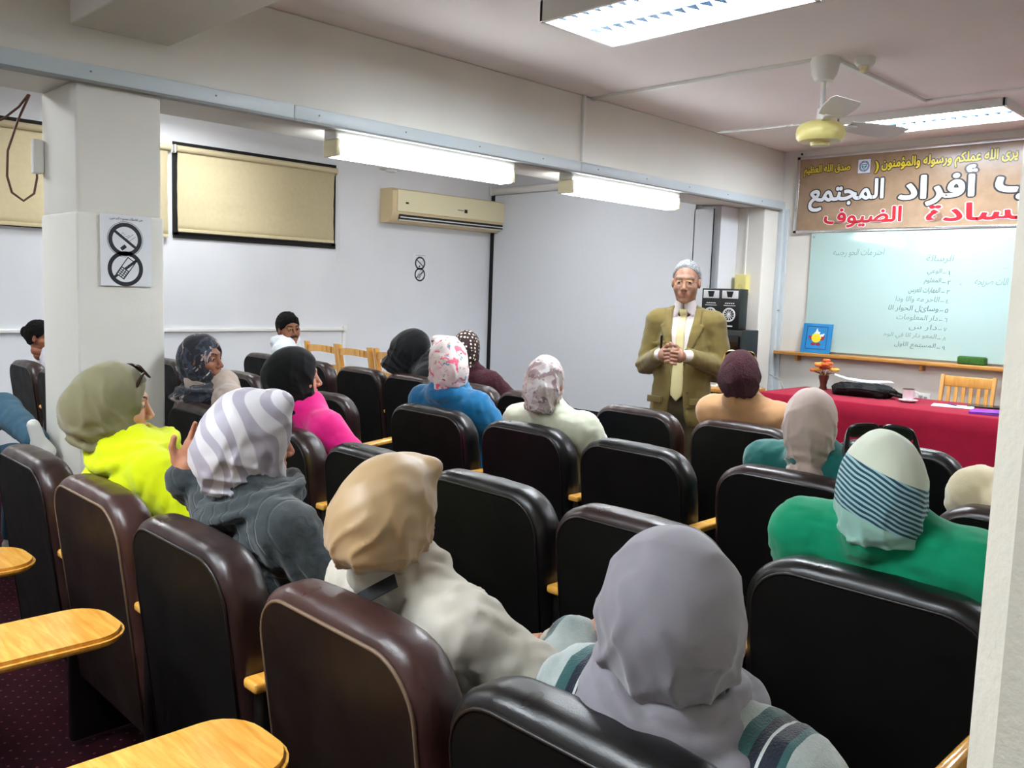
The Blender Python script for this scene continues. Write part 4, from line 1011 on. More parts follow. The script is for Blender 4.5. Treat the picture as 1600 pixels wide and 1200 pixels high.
def join_meshes(parts):
    V_, Q_, I_ = [], [], []; n = 0
    for vs, qs, ids in parts: V_.append(vs); Q_.append(qs+n); I_.append(ids); n += len(vs)
    return np.concatenate(V_), np.concatenate(Q_), np.concatenate(I_)
def folds(p, A, fr, piv=(0, .06, -.16), seed=1, up=.16):
    """cloth folds fanning out of a point below the chin"""
    y = p[..., 1]-piv[1]; z = p[..., 2]-piv[2]; x = np.abs(p[..., 0]-piv[0])
    a = np.arctan2(z, -y+1e-4); r = np.sqrt(y*y+z*z)
    ph = fr*a+1.6*wav(p, 20, seed, 3)+10*x
    w = 1-np.abs(np.sin(ph)); w = w*w
    az = np.arctan2(p[..., 0], -(p[..., 1]+.01)); p2 = 5.5*az+1.7*wav(p, 24, seed+2, 3)+p[..., 2]*(14 if seed % 2 else -14)
    w2 = 1-np.abs(np.sin(p2)); w2 = w2*w2
    return -A*(w-.3)*sstep(.03, .10, r)*np.exp(-(r/up)**2*.4)*(.35+.65*sstep(.02, .07, x))-A*.75*(w2-.3)*sstep(.07, -.06, p[..., 2])*sstep(.05, -.03, p[..., 1])
def hijab_field(p, o):
    bun, bz, by = o.get('bun', .07), o.get('bz', .0), o.get('by', -.085)
    up = o.get('grow', 0)
    d = ell(p, (0, -.012, .028), (.088+up, .112+up, .109+up))
    d = smin(d, ell(p, (0, by, bz), (bun, bun*.9, bun*1.05)), .07)
    nr = o.get('neck', .072); nl = o.get('nl', .17)
    d = smin(d, cap(p, (0, -.02, -.06), (0, -.03, -nl), nr+.004, nr+.012), .06)
    d = smin(d, ell(p, (0, .045, -.085), (.062, .05, .06)), .05)
    cz = nl-o.get('cut', .012); d = smax(d, -(p[..., 2]+cz+.25*np.maximum(p[..., 1], 0)), .03)
    for e in o.get('extra', ()): d = smin(d, e(p), .03)
    if o.get('peak'):                                     # stiff front edge rising over the forehead
        d = smin(d, cap(p, (-.045, .066, .115), (.045, .066, .115), .016+up, .016+up), .05)
    for e in o.get('hard', ()): hard = e(p); d = np.minimum(d, hard)
    if not o.get('closed'):
        op = ell(p, (0, .135+o.get('oy', 0), -.008), (.060, .092, .094)); d = smax(d, -op, .012)
    d = d+folds(p, o.get('fold', .009), o.get('ff', 9), o.get('piv', (0, .06, -.16)), o.get('seed', 1), o.get('fup', .17))
    lo = sstep(-.02, -.13, p[..., 2])
    d = d+lo*o.get('low', .006)*np.sin(p[..., 2]*120+p[..., 0]*o.get('tilt', 18)+3*wav(p, 28, o.get('seed', 1)+5, 3))
    return d+.0025*wav(p, 60, o.get('seed', 1)+9, 3)
def person(label, head, hyaw, hips, byaw=0, hpitch=0, hroll=0, hj=None, top='', topname='sweater', legs='', w=1.0, t=.014, belly=0, fold=.006, skin='skin', male=False, mustache=False, hair=None, E=None, Wr=None, hands=None, grow=0, garment=None, ts=.0105, lh=.016, group='seated audience', long=False, cat='person', hs=1.0, knee=(.13, .44, .53), ank=(.12, .42, .10), seed=1, gcol=None, dz=0, hipz=.52, hh=.0062, shoes='#1a1718'):
    root = thing('person', label, cat, (hips[0], hips[1], 0), byaw, group)
    kk_ = min(max((hips[1]-.15)/head[1], 1.0), 1.06); head = (head[0]*kk_, head[1]*kk_, 1.53+(head[2]-1.53)*kk_)
    Bi = Matrix.Rotation(-byaw, 4, 'Z'); hl = Bi @ (Vector(head)-Vector((hips[0], hips[1], 0)))
    hrot = Euler((hpitch, hroll, hyaw-byaw)); HM = Matrix.Translation(hl) @ hrot.to_matrix().to_4x4() @ Matrix.Scale(hs, 4)
    N, S = joints(hl, w, dz); J = dict(N=N, S=S)
    J['E'] = {'L': np.array([-.25, .05, .67]), 'R': np.array([.25, .05, .67])}; J['W'] = {'L': np.array([-.10, .26, .62]), 'R': np.array([.10, .26, .62])}
    for dst, src in ((J['E'], E), (J['W'], Wr)):
        for kk, vv in (src or {}).items(): dst[kk] = np.array(vv, float)
    hip = (0, 0, hipz)
    if hj: J['H'] = np.array(hl)
    # --- body
    bf = lambda p: smin(smin(torso_field(p, J, -.010, w, hip, belly), leg_field(p, -.012, hip, knee, ank, w), .05), cap(p, tuple(N), (hl.x, hl.y-.02, hl.z-.09), .050, .046), .03)
    lo = (-.48, -.32, .0); hi = (.48, .75, max(N[2]+.1, 1.0))
    vs, qs = nets(bf, lo, hi, .019); parts = [(vs, qs, np.zeros(len(qs), int))]
    fv, fq, fi = face_mesh(male, True, mustache); hm = np.array(HM); parts.append((fv@hm[:3, :3].T+hm[:3, 3], fq, fi))
    hv = None
    for (side, mat, curl, spread) in (hands or ()):
        hv, hq = nets(lambda p: hand_field(p, curl, spread), (-.10, -.06, -.11), (.07, .19, .04), .0045)
        if side == 'L': hv = hv*np.array([-1, 1, 1]); hq = hq[:, ::-1]
        mm = np.array(mat); parts.append((hv@mm[:3, :3].T+mm[:3, 3], hq, np.zeros(len(hq), int)))
    V_, Q_, I_ = join_meshes(parts); brow = M['brow_grey'] if hair == 'hair_grey' else M['brow_dark']
    link('body', to_mesh('body', V_, Q_, I_), [M[skin], M['lip'], M['eye_white'], M['iris'], brow], root)
    # --- upper garment
    def gf(p):
        d = torso_field(p, J, t, w, hip, belly+grow)
        if garment: d = garment(p, d, J)
        f = fold*.8*wav(p*V(1.0, 1, .6), 48, seed, 4)+fold*.55*(1-2*np.abs(wav(p*V(.8, .8, 1.3), 62, seed+3, 3)))
        for a in ('L', 'R'):
            e = J['E'][a]; r = np.sqrt(((p-V(*e))**2).sum(-1)); f = f+fold*1.2*np.sin((p[..., 2]-e[2])*95+p[..., 0]*30)*np.exp(-(r/.13)**2)
            s_ = J['S'][a]-np.array([0, 0, .09]); r = np.sqrt(((p-V(*s_))**2).sum(-1)); f = f+fold*.9*np.sin((p[..., 2]*.5+p[..., 1]+p[..., 0]*.8)*100)*np.exp(-(r/.10)**2)
        d = d+f
        zc = .50 if not long else .36
        d = smax(d, -(p[..., 2]-zc), .02)
        if not hj: d = smax(d, -(cap(p, (N[0], N[1]+.004, N[2]-.04), (N[0], N[1]+.01, N[2]+.3), .046, .052)), .012)
        return d
    sdf_obj(topname, gf, (-.50, -.36, .34), (.50, .45, N[2]+.12), ts, M[top] if isinstance(top, str) else top, root)
    sdf_obj('skirt' if long else 'trousers', lambda p: leg_field(p, .008 if not long else .02, hip, knee, ank, w)+.004*wav(p, 20, seed+2), (-.34, -.26, .06), (.34, .62, .74), lh+.002, fabric('%s_cloth' % (legs or 'dark'), {'': '#17171b', 'jeans': '#3d6378', 'navy': '#181c2a', 'brown': '#33241c'}[legs], .2), root)
    sdf_obj('shoes', lambda p: foot_field(p, ank), (-.24, .2, -.01), (.24, .72, .2), .012, plain('shoe_leather', shoes, .4), root)
    if hj:
        sdf_obj(hj.get('name', 'headscarf'), lambda p: hijab_field(p, hj), hj.get('lo', (-.16, -.24, -.27)), hj.get('hi', (.16, .18, .20)), hh, M[hj['mat']] if isinstance(hj['mat'], str) else hj['mat'], root, hl, hrot).scale = (hs, hs, hs)
    if hair:
        def hf(p):
            d = ell(p, (0, -.012, .034), (.085, .110, .110))
            hl_ = .060-1.1*np.maximum(-p[..., 1]+.04, 0)-(.25*np.abs(p[..., 0]))*0
            fr = np.maximum((p[..., 1]-.058+.9*np.maximum(.085-p[..., 2], -.02)*.6), 0)
            d = smax(d, p[..., 1]-.046-.75*(p[..., 2]-.02), .03)                 # hairline over the forehead
            d = smax(d, -(p[..., 2]+.02+.045*sstep(.02, -.07, p[..., 1])-.9*np.maximum(p[..., 1]+.0, 0)), .012)
            d = smax(d, -ell(np.stack([np.abs(p[..., 0]), p[..., 1], p[..., 2]], -1), (.083, -.0, -.004), (.020, .022, .030)), .008)
            return d-.003+.004*wav(p, 95, 4)+.002*wav(p, 210, 7)
        o = sdf_obj('hair', hf, (-.11, -.15, -.10), (.11, .13, .17), .004, M[hair], root, hl, hrot); o.scale = (hs, hs, hs)
    return root, hl, hrot, J
def torus_wrap(c, Rr, r, tilt=(0, 0, 0), ridges=9, amp=.006, sq=1.0, sy=1.0):
    Mt = rotm(*tilt)
    def f(p):
        q = (p-V(*c))@Mt; q = q*V(1, 1/sy, 1); th = np.arctan2(q[..., 1], q[..., 0]); a = np.sqrt(q[..., 0]**2+q[..., 1]**2)-Rr; ph = np.arctan2(q[..., 2]/sq, a)
        return np.sqrt(a*a+(q[..., 2]/sq)**2)-r+amp*np.sin(ridges*ph+2*th+1.5*np.sin(3*th))
    return f
def glasses(root, loc, rot, frame, lens, w=.068, h=.046, r=.002, big=False, name='glasses', arm=.12, armdrop=.0):
    a = MB(); n = 20
    def ringp(cx): 
        return [(cx+w/2*math.copysign(abs(math.cos(k*2*PI/n))**.75, math.cos(k*2*PI/n)), -.012*abs(cx+w/2*math.cos(k*2*PI/n))/.06, h/2*math.copysign(abs(math.sin(k*2*PI/n))**.75, math.sin(k*2*PI/n))) for k in range(n)]
    for s in (-1, 1): a.tube(ringp(s*(w/2+.007)), r, 6, 0, closed=True)
    a.tube([(-.008, 0, .004), (0, .003, .007), (.008, 0, .004)], r, 6)
    for s in (-1, 1): a.tube([(s*(w+.006), -.012, .006), (s*(w+.010), -.03, .006), (s*(w+.012), -.03-arm*.6, .004-armdrop*.5), (s*(w+.008), -.03-arm, -.012-armdrop)], r*1.1, 6, rs=[r, r*1.2, r*(1.2 if not big else 2.6), r*1.5])
    for s in (-1, 1):
        pts = ringp(s*(w/2+.007)); a.add([(x, y, z) for x, y, z in pts]+[(s*(w/2+.007), -.004, 0)], [(k, (k+1) % n, n) for k in range(n)], 1)
    return a.build(name, [frame, lens], root, loc, rot, smooth='auto')
def hmat(root, pos, Y, Z, s=1.0):
    Bi = root if isinstance(root, Matrix) else Matrix.Identity(4)
    Y = Vector(Y).normalized(); Z = Vector(Z); Z = (Z-Y*Z.dot(Y)).normalized(); X = Y.cross(Z)
    m = Matrix((X, Y, Z)).transposed().to_4x4(); return Bi @ Matrix.Translation(pos) @ m @ Matrix.Scale(s, 4)

M['beige_satin'] = NT('beige_satin_scarf'); _v = M['beige_satin'].obj(); M['beige_satin'] = M['beige_satin'].set(Base_Color=srgb('#b3946a'), Roughness=.45, Sheen_Weight=.3)
M['beige_denim'] = fabric('beige_denim', '#cfc8ba', .06, .85, 900, .3, .1)
M['grey_scarf'] = fabric('plain_grey_scarf', '#86828a', .07, .7, 800, .25, .4)
M['stripe_scarf'] = f_stripe_band(); M['zebra_scarf'] = f_zebra(); M['plaid'] = f_plaid(); M['dots'] = f_dots()
M['green'] = fabric('green_jersey', '#00976a', .1, .8, 900, .2, .2)
M['ribbed'] = f_ribbed('dark_grey_ribbed_knit', '#384144')
M['neon'] = fabric('neon_yellow_fleece', '#d2de00', .03, .85, 700, .25, .2)
M['khaki_scarf'] = fabric('khaki_scarf', '#7d785a', .1, .7, 700, .25, .4)
M['teal_top'] = fabric('teal_fleece', '#1f6f69', .2, .9, 400, .3, .4)
M['pink_beige_scarf'] = fabric('pale_pink_beige_scarf', '#c9b3a8', .06, .7, 800, .2, .4)
M['mauve_scarf'] = f_blotch('mauve_marbled_scarf', '#c3b3b0', [('#9d8688', .52, .9), ('#8f7478', .60, 1.6), ('#d9d3d3', .56, 1.2)])
M['cream_knit'] = fabric('cream_knit', '#d5d8bf', .08, .95, 350, .6, .5)
M['burg_knit'] = f_fuzzy('burgundy_knit', '#25090f', '#56182a')
M['peach'] = fabric('peach_wool', '#c29266', .08, .85, 500, .3, .4)
M['floral'] = f_blotch('pink_floral_scarf', '#dccfcb', [('#e0607c', .60, 1.5), ('#5c92a6', .63, 2.2), ('#7a2b45', .655, 1.2), ('#c89a80', .64, 1.8)])
M['blue'] = fabric('blue_fleece', '#0b6c9e', .12, .85, 500, .3, .4)
M['black_cloth'] = fabric('black_crepe', '#030407', .3, .85, 700, .2, .2)
M['pink_black'] = None
def pinkblack():
    n = NT('pink_and_black_jersey'); se = n.n('SeparateXYZ', Vector=n.obj()); f = n.ramp(n.math('ABSOLUTE', se.outputs[0]), [(0, K0), (.195, K0), (.20, K1)])
    n.set(Base_Color=n.mix(f, srgb('#ee0a86'), srgb('#14171c')), Roughness=.85, Sheen_Weight=.3); return n.m
M['pink_black'] = pinkblack()
M['navy_floral'] = f_blotch('navy_flowered_scarf', '#171b26', [('#3a3f52', .55, 1.3), ('#b49c97', .605, 1.0), ('#d9cfc9', .66, 1.0)])
M['taupe'] = fabric('taupe_coat', '#b3a294', .08, .9, 500, .3, .4)
M['white_jacket'] = fabric('white_padded_jacket', '#dfe6ec', .05, .6, 500, .2, .1)
M['cream_fleece'] = fabric('cream_fleece', '#d9c9a4', .06, .95, 400, .5, .6)
M['leopard'] = f_blotch('leopard_scarf', '#c9b79c', [('#2e221b', .60, 3.2)])
M['denim'] = fabric('blue_denim', '#4a7386', .15, .9, 700, .3, .1)
M['grey_sweat'] = fabric('pale_grey_sweatshirt', '#cfcdd6', .06, .9, 500, .3, .3)

hood = lambda c, Rr, r, **k: torus_wrap(c, Rr, r, **k)
def with_wrap(fn, k=.03): return lambda p, d, J: smin(d, fn(p, J), k)

# 1 plain grey scarf, plaid wool coat (black chair at the bottom edge)
def g_grey(p, d, J): return d
r1, hl, hr, J = person('woman in a plain grey scarf and sage striped coat nearest the camera', (-.70, 1.04, 1.065), R(36), (-.735, 1.22), top='plaid', topname='coat', w=1.08, t=.03, fold=.005, seed=11, dz=-.005,
    hs=1.06, hj=dict(mat='grey_scarf', bun=.088, by=-.040, bz=-.010, fold=.011, ff=7, seed=3, low=.0, nl=.12, neck=.045, fup=.2, lo=(-.22, -.24, -.28), hi=(.22, .22, .17),),
    E={'L': (-.33, -.05, .70), 'R': (.33, -.02, .70)}, Wr={'L': (-.41, .13, .80), 'R': (.14, .24, .64)}, hands=[('L', hmat(None, (-.405, .16, .81), (.25, .6, .5), (-.5, -.3, .6), .88), .8, .15)], ts=.0085, hh=.0055)
def wrap_field(p):
    a = torus_wrap((.0, -.012, -.112), .096, .033, (R(10), R(9), 0), 4, .0055, 1.35, 1.0)(p); b = torus_wrap((.012, -.012, -.145), .120, .032, (R(12), R(3), 0), 3, .006, 1.2, 1.0)(p)
    return smin(a, b, .008)+.0025*wav(p, 70, 6)
sdf_obj('scarf_wrap', wrap_field, (-.22, -.22, -.27), (.22, .22, -.03), .0055, M['grey_scarf'], r1, hl, hr)
# 2 beige satin scarf, beige denim jacket
def g_beige(p, d, J):
    N = V(*J['N']); col = torus_wrap(tuple(J['N']+np.array([0, -.012, -.008])), .088, .017, (R(12), 0, 0), 2, .002, 2.0, .95)(p)
    d = smin(d, col, .012)
    yoke = np.abs(p[..., 2]-(N[2]-.125))-.0025; back = p[..., 1] < N[1]; d = d-.004*np.where(back & (np.abs(p[..., 0]) < .19), np.exp(-(yoke/.006)**2), 0)
    for s in ('L', 'R'):
        x0 = J['S'][s][0]*.93; d = d-.0035*np.exp(-((p[..., 0]-x0)/.005)**2)
    return d
r2, hl2, hr2, J2 = person('woman in a beige satin scarf and beige denim jacket writing on a notepad', (-1.375, 1.045, 1.072), R(14), (-1.335, 1.22), hpitch=R(-8), top='beige_denim', topname='jacket', t=.022, dz=.012, fold=.006, seed=21, garment=g_beige,
    hj=dict(mat='beige_satin', bun=.082, by=-.075, bz=-.025, fold=.011, ff=7, seed=8, low=.003, nl=.11, neck=.058, peak=True, piv=(0, .075, -.12), fup=.13),
    E={'R': (.27, .07, .70), 'L': (-.26, .05, .68)}, Wr={'R': (.05, .25, .715), 'L': (-.14, .26, .66)}, hands=[('R', hmat(None, (.035, .27, .72), (-.5, .8, -.1), (.1, 0, 1), .92), .8, .15), ('L', hmat(None, (-.13, .28, .66), (.5, .85, 0), (0, 0, 1), .92), .8, .15)], ts=.0085, hh=.0055)
# 3 striped scarf, green sweater
r3, hl3, hr3, J3 = person('woman in a cream and teal striped scarf and bright green sweater', (-.785, 1.98, 1.115), R(28), (-.75, 2.18), top='green', topname='sweater', w=1.24, t=.026, fold=.005, seed=31, dz=.05,
    hj=dict(mat='stripe_scarf', bun=.080, by=-.055, bz=-.03, fold=.006, ff=8, seed=5, low=.003, nl=.13, neck=.066, grow=.004), E={'R': (.30, .0, .70), 'L': (-.29, .03, .70)}, ts=.0085, hh=.0055)
glasses(r3, hl3+Vector((-.045, .085, .128)), Euler((R(42), 0, R(28)), 'XYZ'), M['black'], M['shade'], .066, .044, .004, True, 'sunglasses', .08)
# 4 zebra scarf, dark grey ribbed sweater with a cowl, left hand raised
def g_zebra(p, d, J):
    c = tuple(J['N']+np.array([.0, -.0, -.02])); d = smin(d, torus_wrap(c, .110, .036, (R(16), R(-6), 0), 4, .008, .9, 1.0)(p), .025)
    return smin(d, torus_wrap(tuple(J['N']+np.array([0, -.035, -.085])), .12, .03, (R(30), 0, 0), 3, .007, .8, 1.0)(p), .03)
r4, hl4, hr4, J4 = person('woman in a white and grey zebra scarf and dark grey sweater, left hand raised', (-2.08, 1.115, 1.118), R(-10), (-2.0, 1.22), hpitch=R(-4), top='ribbed', t=.022, w=1.03, fold=.006, seed=41, garment=g_zebra,
    hj=dict(mat='zebra_scarf', bun=.072, by=-.085, bz=-.05, fold=.010, ff=8, seed=12, low=.003, nl=.15, neck=.060, peak=True, grow=.006, piv=(0, .07, -.13), fup=.16),
    E={'L': (-.37, -.02, .84)}, Wr={'L': (-.325, -.175, .985)}, hands=[('L', hmat(None, (-.315, -.185, 1.01), (.36, .36, .86), (-.7, .7, 0), .95), .25, .35)], ts=.0085, hh=.0055)
# 5 khaki scarf, neon yellow fleece
def g_neon(p, d, J):
    d = smin(d, torus_wrap(tuple(J['N']+np.array([.0, .005, -.02])), .100, .045, (R(14), R(4), 0), 4, .008, 1.1, 1.0)(p), .02)
    return smin(d, torus_wrap(tuple(J['N']+np.array([0, -.04, -.08])), .12, .035, (R(28), 0, 0), 3, .007, .9, 1.0)(p), .035)
r5, hl5, hr5, J5 = person('woman in a khaki scarf and neon yellow jacket with sunglasses pushed up, in profile', (-2.68, .99, 1.155), R(-20), (-2.61, 1.2), hpitch=R(-5), top='neon', topname='jacket', t=.024, w=1.0, fold=.006, seed=51, garment=g_neon,
    hj=dict(mat='khaki_scarf', bun=.078, by=-.09, bz=-.035, fold=.010, ff=7, seed=17, low=.006, nl=.16, neck=.064, grow=.004, piv=(0, .06, -.14), oy=-.022), skin='skin_fair', ts=.0085, hh=.0055)
glasses(r5, hl5+Vector((0, .082, .115)), Euler((R(40), 0, 0)), plain('tortoise_frame', '#2a170e', .25), M['shade'], .066, .046, .0035, True, 'sunglasses', .12, .05)
# 6 teal top, pale pink scarf
r6, hl6, hr6, J6 = person('woman in a pale pink-beige scarf and dark teal top', (-1.41, 2.90, 1.105), R(22), (-1.42, 3.12), top='teal_top', w=1.15, t=.024, fold=.005, seed=61, dz=.03,
    hj=dict(mat='pink_beige_scarf', cut=.0, bun=.068, by=-.055, bz=-.03, fold=.010, ff=9, seed=21, low=.004, nl=.18, neck=.06, lo=(-.2, -.24, -.36), extra=(lambda p: cap(p, (.06, .0, -.16), (.11, -.06, -.33), .05, .065),)))
# 7 mauve scarf, cream sweater
r7, hl7, hr7, J7 = person('woman in a mauve marbled scarf and cream knitted sweater', (-2.69, 2.90, 1.125), R(20), (-2.72, 3.12), hpitch=R(-4), top='cream_knit', w=1.18, t=.028, fold=.006, seed=71,
    hj=dict(mat='mauve_scarf', bun=.068, by=-.085, bz=-.045, fold=.012, ff=8, seed=25, low=.004, nl=.15, neck=.06, grow=-.002))
# 8 burgundy knit turban, peach coat
r8, hl8, hr8, J8 = person('woman in a fuzzy burgundy head wrap and peach coat with sunglasses on her head', (-2.27, 3.86, 1.15), R(35), (-2.16, 4.06), top='peach', topname='coat', w=1.15, t=.026, fold=.004, seed=81, dz=.01,
    hj=dict(mat='burg_knit', bun=.086, by=-.055, bz=-.025, fold=.010, ff=9, seed=29, low=.0, nl=.11, neck=.044, grow=.006, name='head_wrap'))
glasses(r8, hl8+Vector((-.03, .05, .115)), Euler((R(30), 0, R(30))), M['gold'], M['shade'], .066, .05, .003, True, 'sunglasses', .06)
# 9 floral scarf, blue jacket
def g_blue(p, d, J): return smin(d, torus_wrap(tuple(J['N']+np.array([0, -.01, -.005])), .092, .032, (R(10), 0, 0), 2, .003, 1.3, 1.0)(p), .03)
r9, hl9, hr9, J9 = person('woman in a white and pink floral scarf and blue hooded jacket', (-3.52, 3.02, 1.135), R(62), (-3.40, 3.14), byaw=R(10), top='blue', topname='jacket', w=1.08, t=.026, fold=.006, seed=91, garment=g_blue, hs=1.16,
    hj=dict(mat='floral', bun=.066, by=-.08, bz=-.03, fold=.009, ff=8, seed=31, low=.005, nl=.14, neck=.06, peak=True))
# 10 black scarf, pink top
r10, hl10, hr10, J10 = person('woman in a black scarf and pink-backed black top, in profile', (-3.28, 1.96, 1.14), R(-24), (-3.20, 2.18), byaw=R(-8), top='pink_black', topname='top', w=1.0, t=.014, fold=.004, seed=101, skin='skin_fair',
    hj=dict(mat='black_cloth', bun=.072, by=-.08, bz=-.02, fold=.008, ff=8, seed=33, low=.006, nl=.19, neck=.066, grow=.004))
# 11 navy flowered scarf, taupe coat, looking right
r11, hl11, hr11, J11 = person('older woman in a navy flowered scarf and taupe coat turning to the right', (-4.26, 2.01, 1.14), R(-58), (-4.06, 2.18), byaw=R(-18), top='taupe', topname='coat', w=1.0, t=.026, fold=.006, seed=111, skin='skin_dark',
    hj=dict(mat='navy_floral', cut=-.04, bun=.062, by=-.07, bz=-.02, fold=.008, ff=8, seed=35, low=.006, nl=.15, neck=.064, lo=(-.24, -.26, -.30), hi=(.24, .22, .2), extra=(lambda p: torus_wrap((0, .0, -.185), .11, .045, (R(8), 0, 0), 5, .007, 1.1, 1.0)(p),)))
# 12 man in the white jacket
def g_wjack(p, d, J): return smin(d, torus_wrap(tuple(J['N']+np.array([0, -.01, .01])), .088, .036, (R(8), 0, 0), 2, .004, 1.5, 1.0)(p), .03)
r12, hl12, hr12, J12 = person('man with black hair, moustache and glasses in a white jacket looking back over his shoulder', (-6.47, 3.80, 1.165), R(-92), (-6.75, 4.05), byaw=R(-35), top='white_jacket', topname='jacket', w=1.4, t=.045, fold=.007, seed=121, dz=.02, male=True, mustache=True, hair='hair_black', skin='skin_dark', garment=g_wjack, hs=1.08, hroll=R(4))
glasses(r12, hl12+hr12.to_matrix()@Vector((0, .104, .006)), hr12, M['gold'], M['glass'], .050, .034, .0012, False, 'glasses', .10)
a = MB(); random.seed(12)
for i in range(9): a.tube([(-.05+i*.004, -.012*(i % 3), 0), (.02+i*.004, .01, .02*math.sin(i)), (.07-i*.003, .0, .035-.008*i)], .003, 5)
a.build('shoulder_print', M['black_matte'], r12, (.10, -.185, .90), smooth=True)
# 13 girl
r13, hl13, hr13, J13 = person('girl with dark tied hair and a beaded clip, half hidden by the square pillar', (-6.88, 2.02, 1.095), R(-45), (-6.75, 2.2), byaw=R(-10), top='grey_sweat', topname='sweatshirt', w=.95, t=.025, dz=.01, fold=.006, seed=131, hair='hair_black', skin='skin_dark', hs=.92)
a = MB()
for i in range(4): a.ball((-.078+.002*i, -.01+.014*i, .075+.006*i), .0075, 8)
a.build('hair_clip', M['white_plastic'], r13, hl13, hr13, smooth=True)
a = MB(); a.ball((0, -.105, .04), (.04, .035, .045), 14); a.build('hair_bun', M['hair_black'], r13, hl13, hr13, smooth=True)
# 14 black cloak, bending
def g_cloak(p, d, J):
    return smin(d, ell(p, (.02, .06, .96), (.23, .18, .20), rotm(0, 0, 0)), .12)
r14, hl14, hr14, J14 = person('woman wholly covered in a black cloak, bending towards her neighbour', (-4.93, 3.90, 1.11), R(-40), (-4.86, 4.06), byaw=R(-25), hpitch=R(-35), top='black_cloth', topname='cloak', w=1.1, t=.03, fold=.006, seed=141, garment=g_cloak, long=True,
    hj=dict(mat='black_cloth', cut=-.03, bun=.085, by=-.07, bz=-.04, fold=.008, ff=7, seed=41, low=.004, nl=.20, neck=.09, grow=.010, lo=(-.2, -.26, -.32), hi=(.2, .2, .2)))
# 15 polka-dot scarf
r15, hl15, hr15, J15 = person('woman in a maroon polka-dot scarf almost hidden behind the floral scarf', (-4.24, 3.80, 1.15), R(35), (-4.18, 4.06), byaw=R(15), hpitch=R(-12), top='burg_knit', w=.95, t=.02, seed=151,
    hj=dict(mat='dots', bun=.068, by=-.07, bz=-.03, fold=.007, ff=8, seed=43, low=.004, nl=.16, neck=.066))
# 16 cream hoodie at the right edge
def g_hood(p, d, J):
    d = smin(d, torus_wrap(tuple(J['N']+np.array([0, -.03, -.03])), .105, .045, (R(22), 0, 0), 3, .010, 1.0, 1.0)(p), .02); return smin(d, torus_wrap(tuple(J['N']+np.array([0, -.07, -.075])), .09, .035, (R(35), 0, 0), 3, .008, .8, 1.0)(p), .03)
r16, hl16, hr16, J16 = person('person in a cream hooded fleece and leopard scarf, half hidden by the near column', (-.70, 2.92, 1.145), R(30), (-.68, 3.12), top='cream_fleece', topname='hooded_fleece', w=1.1, t=.028, fold=.006, seed=161, garment=g_hood,
    hj=dict(mat='leopard', bun=.064, by=-.06, bz=-.03, fold=.007, ff=8, seed=47, low=.004, nl=.12, neck=.06))
# 17 person in jeans, left edge
r17, hl17, hr17, J17 = person('person in blue denim cut by the left photo edge, left of the square pillar', (-5.22, .80, 1.17), R(-10), (-5.2, .98), top='denim', topname='denim_jacket', legs='jeans', w=1.05, t=.024, seed=171, hair='hair_black', male=True, shoes='#c9c4bb')
sdf_obj('crossed_leg', lambda p: smin(cap(p, (-.06, .05, .60), (-.16, .40, .80), .095, .085), cap(p, (-.16, .40, .80), (.40, .40, .71), .085, .062), .04)+.005*wav(p, 40, 3), (-.3, -.1, .45), (.5, .55, .95), .012, fabric('jeans_denim', '#3d6378', .2), r17)
sdf_obj('raised_shoe', lambda p: smin(cap(p, (.44, .40, .70), (.50, .42, .66), .042, .042), cap(p, (.50, .40, .66), (.50, .36, .80), .038, .030), .03), (.36, .28, .58), (.58, .48, .86), .008, M['white_plastic'], r17)

# things held or lying on laps
t = thing('crossbody_bag', 'black crossbody bag strap with silver buckles over the beige jacket', 'bag', (-1.415, .972, .742))
sh = MB()
def band(pts, wd, th=.003, mi=0):
    vs = []; fs = []
    for i, (p, sd) in enumerate(pts):
        p = Vector(p); sd = Vector(sd).normalized()*wd/2; up = Vector((0, -1, .3)).normalized()*th
        vs += [p-sd, p+sd, p+sd+up, p-sd+up]
    for i in range(len(pts)-1):
        for k in range(4): fs.append((i*4+k, i*4+(k+1) % 4, i*4+4+(k+1) % 4, i*4+4+k))
    n = len(vs); fs += [(3, 2, 1, 0), (n-4, n-3, n-2, n-1)]; return vs, fs
S_ = (-1, .3, 1.0)
STRAP = [((.10, .04, .225), S_), ((.06, -.01, .19), S_), ((.02, -.025, .155), S_), ((-.03, -.032, .115), S_), ((-.07, -.03, .06), S_), ((-.10, -.02, .0), S_)]
sh.add(*band(STRAP, .028)); sh.build('strap', M['black_matte'], t)
b = MB()
for i in (2, 3):
    p = Vector(STRAP[i][0])+Vector((0, -.006, .002)); sd = Vector(S_).normalized(); al = Vector((-.65, -.1, -.7)).normalized()
    q = [p+sd*.017+al*.008, p+sd*.017-al*.008, p-sd*.017-al*.008, p-sd*.017+al*.008]; b.tube(q, .0022, 6, closed=True)
b.build('buckle', M['chrome'], t)
a = MB(); a.box((-.10, .30, -.16), (.20, .10, .15), b=.02); a.build('pouch', M['black_matte'], t, smooth='auto')
t = thing('notepad', 'white open notepad on the lap of the woman in the beige jacket', 'notepad', (-1.30, 1.52, .69), R(-20))
a = MB(); a.box((0, 0, 0), (.16, .22, .008), 1); a.box((0, 0, .006), (.15, .21, .005), 0); a.build('pages', [M['white_plastic'], plain('brown_cover', '#5a3426', .6)], t, rot=(R(12), 0, 0))
t = thing('handbag', 'black handbag with a tan strap on the lap beside the white notepad', 'handbag', (-1.16, 1.66, .64), R(-15))
sdf_obj('pouch', lambda p: rbox(p, (0, 0, 0), (.13, .07, .07), .035)+.004*wav(p, 40, 2), (-.16, -.1, -.1), (.16, .1, .1), .008, M['black_matte'], t)
